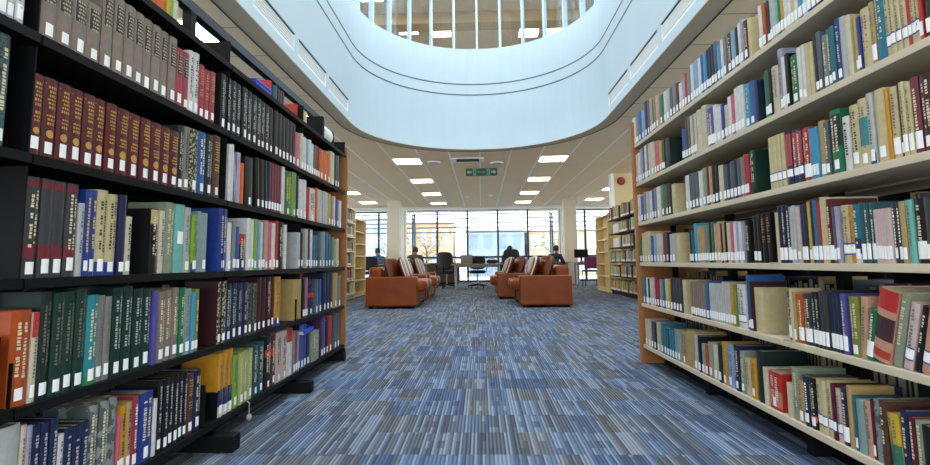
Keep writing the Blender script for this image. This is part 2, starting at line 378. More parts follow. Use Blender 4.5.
for k, (x, y, h_, lb) in enumerate(((-4.6, 25, 2.7, 'thin leafless tree standing outside the left end of the wide window'), (-2.9, 26, 2.9, 'bushy pale green tree outside the second pane of the wide window'), (3.9, 26, 2.6, 'bushy pale tree outside the right end of the wide window'))):
    o = thing('tree', lb, 'tree', (x, y, -.25)); t = MB(); t.tube((0, 0, 0), (0, 0, h_*.6), .07, 8, r2=.04)
    tips = []
    for q in range(9):
        a = q*2.4; z = h_*(.35+.03*q); e = (math.cos(a)*.7, math.sin(a)*.5, z+.6); t.tube((0, 0, z), e, .025, 6, r2=.008); tips.append(e)
    t.build('trunk', BARK, o, smooth=True)
    f = MB()
    for e in tips:
        for q in range(14 if k else 5):
            c = (e[0]+random.gauss(0, .25), e[1]+random.gauss(0, .2), e[2]+random.gauss(0, .2)); s_ = random.uniform(.03, .09)
            f.ellipsoid(c, (s_, s_, s_*.5), nu=6, nv=4)
    f.build('foliage', LEAF, o)
rl = thing('railing', 'white balustrade running outside below the window rail', 'railing', (0, 21, -.25))
f = MB(); f.box(-8, 8, -.03, .03, 1.12, 1.17).box(-8, 8, -.02, .02, .2, .24)
for k in range(81): x = -8+k*.2; f.box(x-.012, x+.012, -.012, .012, .24, 1.12)
f.build('rails', mat('louvre_white', '#e8ecee', .5), rl)
# ---------------------------------------------------------------- ceiling fixtures
LAMPM = mat('lamp_diffuser', '#ffffff', .5, emit=('#fff0d2', LAMP_POWER)); LFR = mat('lamp_frame', '#f4f2ec', .5)
def lamp_proto(name, sx, sy):
    o = thing(name, '-', 'ceiling light', (0, 0, 0))
    f = MB(); f.box(-sx, sx, -sy, -sy+.02, -.012, 0).box(-sx, sx, sy-.02, sy, -.012, 0).box(-sx, -sx+.02, -sy+.02, sy-.02, -.012, 0).box(sx-.02, sx, -sy+.02, sy-.02, -.012, 0)
    f.build('frame', LFR, o); MB().box(-sx+.02, sx-.02, -sy+.02, sy-.02, -.008, 0).build('diffuser', LAMPM, o)
    return o
L0 = None; OrdW = ['nearest', 'second', 'third', 'fourth', 'fifth', 'sixth']
def lamp(x, y, z, label, group):
    global L0
    if L0 is None: L0 = lamp_proto('ceiling_light', .285, .285); L0.location = (x, y, z); L0['label'] = label; L0['group'] = group; return L0
    return dup(L0, (x, y, z), 0, label, group)
for cx_, nm in ((-1.5, 'row over the left sofas'), (1.5, 'row over the right sofas')):
    for k, y in enumerate((9.98, 12.45, 14.92, 17.3)):
        lamp(cx_, y, H-.001, 'square lit ceiling panel, %s one beyond the atrium in the %s' % (OrdW[k], nm), 'ceiling lights beyond the atrium')
for cx_, nm in ((-3.9, 'left'), (3.9, 'right')):
    for k, y in enumerate((14.4, 16.8)):
        lamp(cx_, y, H-.001, 'square lit ceiling panel at the far %s, %s the outer windows' % (nm, ('a little before', 'close to')[k]), 'outer ceiling lights')
for cx_, nm in ((-2.7, 'left'), (2.7, 'right'), (-5.2, 'outer left'), (5.2, 'outer right')):
    for k, y in enumerate((-1.2, 1.5, 4.2, 6.9)):
        lamp(cx_, y, H-.001, 'square lit ceiling panel over the %s aisle, %s from the camera end' % (nm, ['first', 'second', 'third', 'fourth'][k]), 'ceiling lights over the side aisles')
for k, (x, y) in enumerate(((-1.03, 13.2), (1.43, 13.35), (2.15, 13.3), (-1.95, 13.0), (-2.6, 11.2), (2.45, 10.7))):
    lamp(x, y, 7.195, 'bright panel on the upper storey ceiling, %s' % ['left of centre behind the white bars', 'right of centre, wider looking of a pair', 'outer one of the right hand pair', 'partly cut by the third bar from left', 'at the far left by the parapet curve', 'at the far right by the parapet curve'][k], 'upper storey lights')
dl = thing('downlight', 'small round warm downlight on the upper storey ceiling', 'ceiling light', (.32, 10.4, 7.19))
MB().tube((0, 0, -.02), (0, 0, 0), .11, 20).build('bezel', LFR, dl); MB().tube((0, 0, -.03), (0, 0, -.02), .09, 20).build('lens', LAMPM, dl)
# air diffuser, detectors, sign, sounder
ac = thing('air_diffuser', 'white framed dark air diffuser in ceiling before the exit sign', 'air vent', (-.25, 9.93, H))
MB().box(-.33, -.24, -.2, .2, -.025, -.001).box(.24, .33, -.2, .2, -.025, -.001).box(-.24, .24, -.2, -.15, -.02, -.001).box(-.24, .24, .15, .2, -.02, -.001).build('frame', WHITE, ac)
bl = MB()
for k in range(5): bl.box(-.24, .24, -.13+k*.06, -.10+k*.06, -.018, -.004)
bl.build('blades', mat('vent_dark', '#3a3d3c', .6), ac)
for x, y, lb in ((-.97, 10.12, 'round white ceiling disc between exit sign and left lights'), (.36, 10.3, 'round white ceiling disc just right of the hanging sign')):
    o = thing('ceiling_speaker', lb, 'ceiling speaker', (x, y, H), 0, 'round ceiling discs')
    MB().tube((0, 0, -.02), (0, 0, -.001), .14, 24).build('rim', WHITE, o); MB().tube((0, 0, -.026), (0, 0, -.02), .11, 24).build('mesh_cover', mat('speaker_grille', '#c9c6bf', .6), o)
for x, y, lb in ((-.42, 15.6, 'small white smoke detector on ceiling near the windows, left of middle'), (.3, 15.4, 'small white smoke detector on ceiling near the windows, right of middle')):
    o = thing('smoke_detector', lb, 'smoke detector', (x, y, H), 0, 'smoke detectors near the windows')
    MB().tube((0, 0, -.02), (0, 0, -.001), .09, 18).build('base', WHITE, o); MB().tube((0, 0, -.05), (0, 0, -.02), .04, 18, r2=.07).build('head', WHITE, o)
sg = thing('exit_sign', 'green hanging exit sign with two arrows and running figures', 'sign', (.03, 10.7, 2.725))
GRN = mat('sign_green', '#0e4535', .4); SW = mat('sign_white', '#a9b8a9', .5)
MB().box(-.345, .345, -.012, .012, -.085, .085).build('panel', GRN, sg)
for x in (-.28, .28): MB().tube((x, 0, .085), (x, 0, .124), .004, 6).build('hanger', mat('steel', '#9a9d9e', .3, 1), sg)
def flat(pts, nm, par, m_, y=-.0135):
    n = len(pts); v = [(a, y, b) for a, b in pts] + [(a, y+.001, b) for a, b in pts]
    me = bpy.data.meshes.new(nm); me.from_pydata(v, [], [tuple(range(n)), tuple(range(2*n-1, n-1, -1))] + [(i, i+n, (i+1) % n+n, (i+1) % n) for i in range(n)]); me.materials.append(m_)
    o = bpy.data.objects.new(nm, me); COL.objects.link(o); o.parent = par; return o
for s_ in (-1, 1):
    flat([(s_*a, b) for a, b in ((.325, 0), (.27, .05), (.27, .02), (.215, .02), (.215, -.02), (.27, -.02), (.27, -.05))], 'arrow', sg, SW)
    flat([(s_*a, b) for a, b in ((.19, -.075), (.19, .075), (.115, .075), (.115, -.075))], 'doorway', sg, mat('sign_pale', '#6f9a84', .5))
    mb = MB(); y0, y1 = -.0155, -.0135
    def bar(a, b, w_):
        a, b = Vector((a[0], 0, a[1])), Vector((b[0], 0, b[1])); d = (b-a).normalized(); n_ = Vector((-d.z, 0, d.x))*w_
        mb.quad(*[tuple(q+Vector((0, -.0155, 0))) for q in (a-n_, b-n_, b+n_, a+n_)])
    X = s_*.152
    bar((X, .03), (X-s_*.008, -.015), .009); bar((X-s_*.008, -.015), (X+s_*.018, -.035), .005); bar((X+s_*.018, -.035), (X+s_*.012, -.062), .005)
    bar((X-s_*.008, -.015), (X-s_*.022, -.055), .005); bar((X, .025), (X+s_*.025, .01), .004); bar((X, .025), (X-s_*.022, .005), .004)
    mb.box(X-.008, X+.008, -.0155, -.0145, .04, .058); mb.build('running_figure', GRN, sg)
tx = bpy.data.curves.new('lettering', 'FONT'); tx.body = 'Fire exit'; tx.size = .052; tx.align_x = 'CENTER'; tx.align_y = 'CENTER'; tx.materials.append(SW); tx.extrude = .0005
to_ = bpy.data.objects.new('lettering_curve', tx); to = bpy.data.objects.new('lettering', bpy.data.meshes.new_from_object(to_)); bpy.data.objects.remove(to_); COL.objects.link(to); to.parent = sg; to.location = (0, -.0145, 0); to.rotation_euler = (PI/2, 0, 0)
sn = thing('alarm_sounder', 'red fire alarm sounder high on the cream wall', 'alarm', (3.42, 11.9, 2.66))
RED = mat('alarm_red', '#8e2a20', .4); MB().box(-.07, .07, -.03, 0, -.05, .05).build('back_box', RED, sn)
MB().tube((0, -.12, 0), (0, -.03, 0), .06, 20, r2=.1).build('horn', RED, sn)
# ---------------------------------------------------------------- bookcases
ROWZ = {'L0': 1.623, 'L1': 1.323, 'L2': 1.023, 'L3': .723, 'L4': .423, 'L5': .123}
for k in range(1, 7): ROWZ['R%d' % k] = 1.6196-.2961*(k-1)
XL_, XR_ = -1.0885, 1.18
lc = thing('bookcase', 'long black steel bookcase with oak end panel, along left side of aisle', 'bookcase', (-1.0885, 0, 0))
DIV = [.22, 1.13, 2.04, 2.93, 3.86]
STEEL = mat('grey_blue_steel', '#2c323b', .4)
for k in range(6):
    z = ROWZ['L%d' % k]
    for a, b in zip(DIV[:-1], DIV[1:]):
        mb = MB(); mb.box(-.17, .010, a+.003, b-.003, z-.004, z).box(.004, .010, a+.003, b-.003, z-.024, z-.004).box(-.17, -.166, a+.003, b-.003, z-.03, z-.004)
        mb.box(-.38, -.215, a+.003, b-.003, z-.03, z)
        mb.build('shelf', BLACK, lc)
    for q in DIV[1:]:
        if k == 0 or q < 3.8: MB().box(-.168, -.002, q-.002, q+.002, z+.0005, z+(.105 if k == 0 or (k >= 4 and q == 1.13) or (k == 5 and q == 2.04) else .27)).build('bracket', BLACK, lc)
for q in DIV: MB().box(-.212, -.172, q-.02, q+.02, 0, 1.87).build('upright', BLACK, lc)
MB().box(-.212, -.172, DIV[0]-.1, DIV[-1], 1.87, 1.915).build('tie_beam', STEEL, lc)
for q in DIV: MB().box(-.46, .085 if q < 3.5 else .02, q-.03, q+.03, .0, .065).build('foot', BLACK, lc, bevel=.004)
MB().box(-.21, -.17, DIV[0], DIV[-1], 0.0, .09).build('plinth', BLACK, lc)
o = MB().box(-.45, .014, 3.875, 3.905, 0.09, 1.69).build('end_panel', OAK, lc, bevel=.003)
MB().box(-.45, .012, 3.88, 3.90, 0, .09).build('end_foot', BLACK, lc)
rc = thing('bookcase', 'long beige bookcase with oak end panel, along right side of aisle', 'bookcase', (1.18, 0, 0))
DIVR = [.3, 1.1, 2.0, 2.86, 3.70]
for k in range(1, 7):
    z = ROWZ['R%d' % k]
    for a, b in zip(DIVR[:-1], DIVR[1:]): MB().box(-.006, .23, a+.001, b-.001, z-.025, z).build('shelf', SHELF, rc, bevel=.002)
    for a, b in zip(DIVR[:-1], DIVR[1:]): MB().box(.27, .48, a+.001, b-.001, z-.025, z).build('shelf', SHELF, rc)
MB().box(.0, .48, DIVR[0], DIVR[-1], 1.905, 1.93).build('top_board', SHELF, rc) if False else None
for q in DIVR: MB().box(.232, .268, q-.02, q+.02, 0, 1.85).build('upright', BLACK, rc)
MB().box(.14, .34, DIVR[0], DIVR[-1], .0, .1135).build('plinth', BLACK, rc)
for q in DIVR[1:-1]: MB().box(.07, .139, q-.02, q+.02, 0, .1).build('foot', BLACK, rc)
MB().box(-.022, .5, 3.705, 3.735, .0, 1.80).build('end_panel', OAK, rc, bevel=.003)
# ---------------------------------------------------------------- books
PAL = {'taupe': ('#8f7f74', 'grey-brown'), 'rose': ('#a8384c', 'crimson'), 'white': ('#e9e9e6', 'white'), 'black': ('#17181b', 'black'), 'pink': ('#d76a86', 'pink'), 'cream': ('#dcd3b8', 'cream'),
 'skyblue': ('#8fb6d8', 'sky blue'), 'green': ('#1f7a50', 'green'), 'maroon': ('#5e1a26', 'maroon'), 'red': ('#c8322c', 'red'), 'teal': ('#2a6f7c', 'teal'), 'marbled': ('#6f8fc4', 'blue and white marbled'),
 'bluegreen': ('#2b4a5c', 'speckled blue-green'), 'grey': ('#8b8a88', 'grey'), 'mosaic': ('#b8ae8c', 'cream patterned'), 'blue': ('#2f62a6', 'blue'), 'blackgreen': ('#1a2e28', 'blackish green'), 'brown': ('#5c3a30', 'brown'),
 'lilac': ('#b3aecb', 'lilac'), 'orange': ('#e0692a', 'orange'), 'navy': ('#1e2850', 'navy'), 'plum': ('#7c3048', 'plum'), 'lime': ('#86b83a', 'lime green'), 'palegrey': ('#c4c8c6', 'pale grey'),
 'yellow': ('#d9b63a', 'yellow'), 'violet': ('#5a55a8', 'violet blue'), 'charcoal': ('#3e4044', 'charcoal'), 'royal': ('#26439a', 'royal blue'), 'creamy': ('#dacb9c', 'buff cream'), 'sage': ('#9aa48c', 'sage green'),
 'turquoise': ('#7cc7bd', 'turquoise'), 'seagrey': ('#92aaaa', 'sea grey'), 'peach': ('#d9a58c', 'peach'), 'slate': ('#5a6672', 'slate'), 'burnt': ('#c2561f', 'burnt orange'), 'darkgreen': ('#123b30', 'dark green'),
 'tealbook': ('#2f98a0', 'bright teal'), 'cyan': ('#45a5cf', 'cyan'), 'olive': ('#8c9440', 'olive'), 'inkblue': ('#232f4d', 'ink blue'), 'speckled': ('#5e6060', 'speckled grey'), 'darkmaroon': ('#421d24', 'dark maroon'),
 'amber': ('#dd9c24', 'amber'), 'tan': ('#c2a368', 'tan'), 'marblegrey': ('#7d8a88', 'grey marbled'), 'palelime': ('#b8c47a', 'pale lime'), 'slateteal': ('#2c5a64', 'slate teal'), 'palepink': ('#ddc4c0', 'pale pink'),
 'purple': ('#4c2c58', 'purple'), 'tealblue': ('#1f7f9c', 'teal blue')}
def cover_mat(c):
    n = 'cover_'+c
    if n in MATS: return MATS[n]
    if c in ('mosaic', 'speckled', 'marbled', 'marblegrey', 'bluegreen'):
        M = bpy.data.materials.new(n); M.use_nodes = True; nt = M.node_tree; b = nt.nodes['Principled BSDF']
        g = node(nt, 'ShaderNodeTexCoord'); v = node(nt, 'ShaderNodeTexVoronoi' if c in ('mosaic', 'speckled') else 'ShaderNodeTexNoise')
        v.inputs['Scale'].default_value = {'mosaic': 110, 'speckled': 160, 'marbled': 30, 'marblegrey': 28, 'bluegreen': 90}[c]
        nt.links.new(g.outputs['Object'], v.inputs['Vector'])
        f = mth(nt, 'GREATER_THAN', v.outputs[0], {'mosaic': .5, 'speckled': .5, 'marbled': .5, 'marblegrey': .52, 'bluegreen': .55}[c])
        two = {'mosaic': ('#cfc8a4', '#3a3830'), 'speckled': ('#8a8b84', '#1d1f22'), 'marbled': ('#dfe4ee', '#3c5fa8'), 'marblegrey': ('#9fa9a6', '#5f6b6a'), 'bluegreen': ('#4c6d74', '#1b3442')}[c]
        nt.links.new(mixc(nt, f, lin(two[0], .6), lin(two[1], .6)), b.inputs['Base Color']); b.inputs['Roughness'].default_value = .5
        MATS[n] = M; return M
    return mat(n, PAL[c][0], .42, var=.10, scale=35, dim=.7)
PAGE = mat('page_block', '#b9b092', .85, var=.08, scale=60); LAB = mat('call_label', '#f2f3f3', .6); GILT = mat('gilt', '#c79a4c', .4, .3); SILV = mat('silver_print', '#a9adab', .4)
INK = {'gilt': GILT, 'silver': SILV, 'white': mat('ink_white', '#e8e6e0', .6), 'dark': mat('ink_dark', '#33312c', .6), 'pale': mat('ink_pale', '#d5c9a8', .6), 'yellow': mat('ink_yellow', '#d8b24a', .6), 'dim': mat('ink_dim', '#6f6a62', .6)}
BANDS = {'redband': [(.19, .33, '#7c2030'), (.9, .97, '#7c2030')], 'bluefoot': [(0, .16, '#26439a')], 'greenfoot': [(0, .1, '#2a8a48')], 'yellowfoot': [(.16, .42, '#262f66'), (0.0, .16, '#e6e4da')], 'redtop': [(.72, 1, '#c8322c')],
 'redmid': [(.6, .74, '#d23a30')], 'tealmid': [(.3, .72, '#2f98a0')], 'greenmid': [(.1, .45, '#2f7f62')], 'darktop': [(.42, .92, '#1f2638')], 'orangefoot': [(.14, .26, '#e07a3c')], 'pattern': [(.08, .5, '#d98a78')],
 'red': [(.35, .95, '#b84a5a')], 'pictured': [(.3, .62, '#4a2e33'), (.05, .16, '#c8452f')], 'tag': [(.76, .98, '#cdbd7a')]}
LOOKW = {'gilt': 'gilt-lettered', 'silver': 'silver-lettered', 'plate': 'leather-look', 'redband': 'red-banded', 'redtop': 'red-topped', 'redmid': 'red-banded', 'bluefoot': 'blue-footed', 'stripe': 'striped-label', 'yellowfoot': 'navy-banded', 'tealmid': 'teal-panelled', 'darktop': 'dark-topped', 'orangefoot': 'orange-marked', 'pattern': 'patterned', 'pictured': 'picture-covered', 'greenmid': 'green-marked', 'tag': 'yellow-tagged', 'midlab': 'mid-labelled', 'nolab': 'unlabelled', 'biglab': 'wide-labelled', 'short': 'short'}
BARC = 5
def cover_mesh(mb, t, h, d, m=None, at=None):
    c = .0025; b = min(.006, t*.16); out = [(-d, -t/2)]; inn = [(-d, -t/2+c)]
    for k in range(BARC+1):
        q = -1+2*k/BARC; out.append((-b*q*q, q*t/2)); inn.append((-c-.002-b*abs(q)**2*0, max(-t/2+c, min(t/2-c, q*t/2))))
    out.append((-d, t/2)); inn.append((-d, t/2-c))
    if at: out = [at(p) for p in out]; inn = [at(p) for p in inn]
    z = at.z if at else 0
    mb.prism(out, inn, z, z+h, m)
def make_book(b, label, group):
    row, y, t, h, col, fl, lean, det = b; left = row[0] == 'L'; sd = random.Random(int(y*1e4)+ord(row[1])*77)
    t = t*.965; d = sd.uniform(.135, .158) if left else sd.uniform(.14, .19); F = fl.split('+'); L = math.radians(lean); set_ = sd.uniform(0, .006)
    ym = y + ((h/2)*math.tan(L) if left else -(h/2)*math.tan(L)); z = ROWZ[row]+.0006+abs(math.sin(L))*t/2
    o = thing('book', label, 'book', ((XL_-set_) if left else (XR_+set_), ym, z), 0, group); o.rotation_euler = (L, 0, 0 if left else PI)
    mb = MB(); cover_mesh(mb, t, h, d); mb.build('cover', cover_mat(col), o)
    MB().box(-d+.004, -.005, -t/2+.0027, t/2-.0027, .003, h-.003).build('page_block', PAGE, o)
    bg_ = min(.006, t*.16); at = lambda yy: -bg_*(2*yy/t)**2
    def patch(nm, y0, y1, z0, z1, m_, lift=.0006, n=5):
        q = MB()
        for k in range(n):
            a, c = y0+(y1-y0)*k/n, y0+(y1-y0)*(k+1)/n; xa, xc = at(a)+lift, at(c)+lift
            q.quad((xa, a, z0), (xc, c, z0), (xc, c, z1), (xa, a, z1), m_)
        return q.build(nm, m_, o)
    if 'mosaicspine' in F: patch('spine_pattern', -t/2+.0004, t/2-.0004, .001, h-.001, cover_mat('mosaic'), .0006)
    for s_ in F:
        if s_ in BANDS:
            for (a, c, hx) in BANDS[s_]: patch('spine_band', -t/2+.0004, t/2-.0004, a*h, c*h, mat('band'+hx, hx, .5, var=.06, scale=90, dim=.7), .0007)
    if 'stripe' in F or 'biglab' in F:
        patch('spine_label', -t/2+.0006, t/2-.0006, .012+.02*('stripe' in F), .06, LAB, .0010)
        if 'stripe' in F: patch('label_stripe', -t/2+.0006, t/2-.0006, .060, .065, mat('stripe_blue', '#3a4f9a', .5), .0010); patch('label_stripe', -t/2+.0006, t/2-.0006, .027, .031, mat('stripe_blue', '#3a4f9a', .5), .0010)
    elif 'midlab' in F: patch('spine_label', -t*.3, t*.3, h*.42, h*.6, LAB, .0009)
    elif 'nolab' not in F:
        w_ = min(t*.34, .0105); z0 = sd.uniform(.009, .016); off = sd.uniform(-.1, .1)*t*.3
        patch('spine_label', max(-t/2+.001, off-w_), min(t/2-.001, off+w_), z0, z0+sd.uniform(.028, .036), LAB, .0009)
    ink = next((INK[s_] for s_ in F if s_ in INK), None)
    if 'plate' in F:
        patch('spine_plate', -t*.38, t*.38, h*.55, h*.9, mat('plate_black', '#26262a', .5), .0007)
        ink = INK['gilt'] if False else mat('plate_print', '#a99c84', .5)
    if det == 2 and ink is None and sd.random() < .7: ink = INK['dim'] if lum(PAL[col][0]) > .35 else INK['pale']
    if det == 2 and ink is not None:
        q = MB(); lift = .0011
        def mark(y0, y1, z0, z1): q.quad((at(y0)+lift, y0, z0), (at(y1)+lift, y1, z0), (at(y1)+lift, y1, z1), (at(y0)+lift, y0, z1))
        if 'plate' in F or 'gilt' in F:
            ws = t*.30; rows = [(h*.56, h*.89)] if 'plate' in F else [(h*.62, h*.90), (h*.42, h*.54)]
            for a, c in rows:
                z1 = c
                while z1 > a:
                    hh = sd.uniform(.004, .007); yy = -ws*sd.uniform(.6, 1)
                    while yy < ws*.8:
                        e = yy+sd.uniform(.1, .28)*2*ws; mark(yy, min(ws, e), z1-hh, z1); yy = e+.002
                    z1 -= hh+.005
            if 'plate' in F:
                for s2 in (-1, 1): mark(*sorted((s2*t*.39, s2*t*.41)), h*.54, h*.91)
            if 'seal' in F:
                n = len(q.v); q.v.append((lift, 0, h*.30)); 
                for k in range(16): a = 2*PI*k/16; r_ = t*.27; q.v.append((at(r_*math.cos(a))+lift, r_*math.cos(a), h*.30+r_*math.sin(a)))
                for k in range(16): q.f.append((n, n+1+k, n+1+(k+1) % 16)); q.m.append(0)
                mark(-t*.45, t*.45, h*.92, h*.93)
        else:
            for c_ in ((-.16, .16) if t > .03 else (0,)):
                zz = h*sd.uniform(.26, .34); hw = t*(.11 if t > .03 else .2)
                while zz < h*.88:
                    e = zz+sd.uniform(.003, .008); mark(c_*t-hw*sd.uniform(.5, 1), c_*t+hw*sd.uniform(.5, 1), zz, e); zz = e+sd.uniform(.0015, .004)
                    if sd.random() < .1: zz += .012
        if q.f: q.build('spine_lettering', ink, o)
    return o
def lum(hx): r, g_, b_ = lin(hx)[:3]; return .3*r+.6*g_+.1*b_
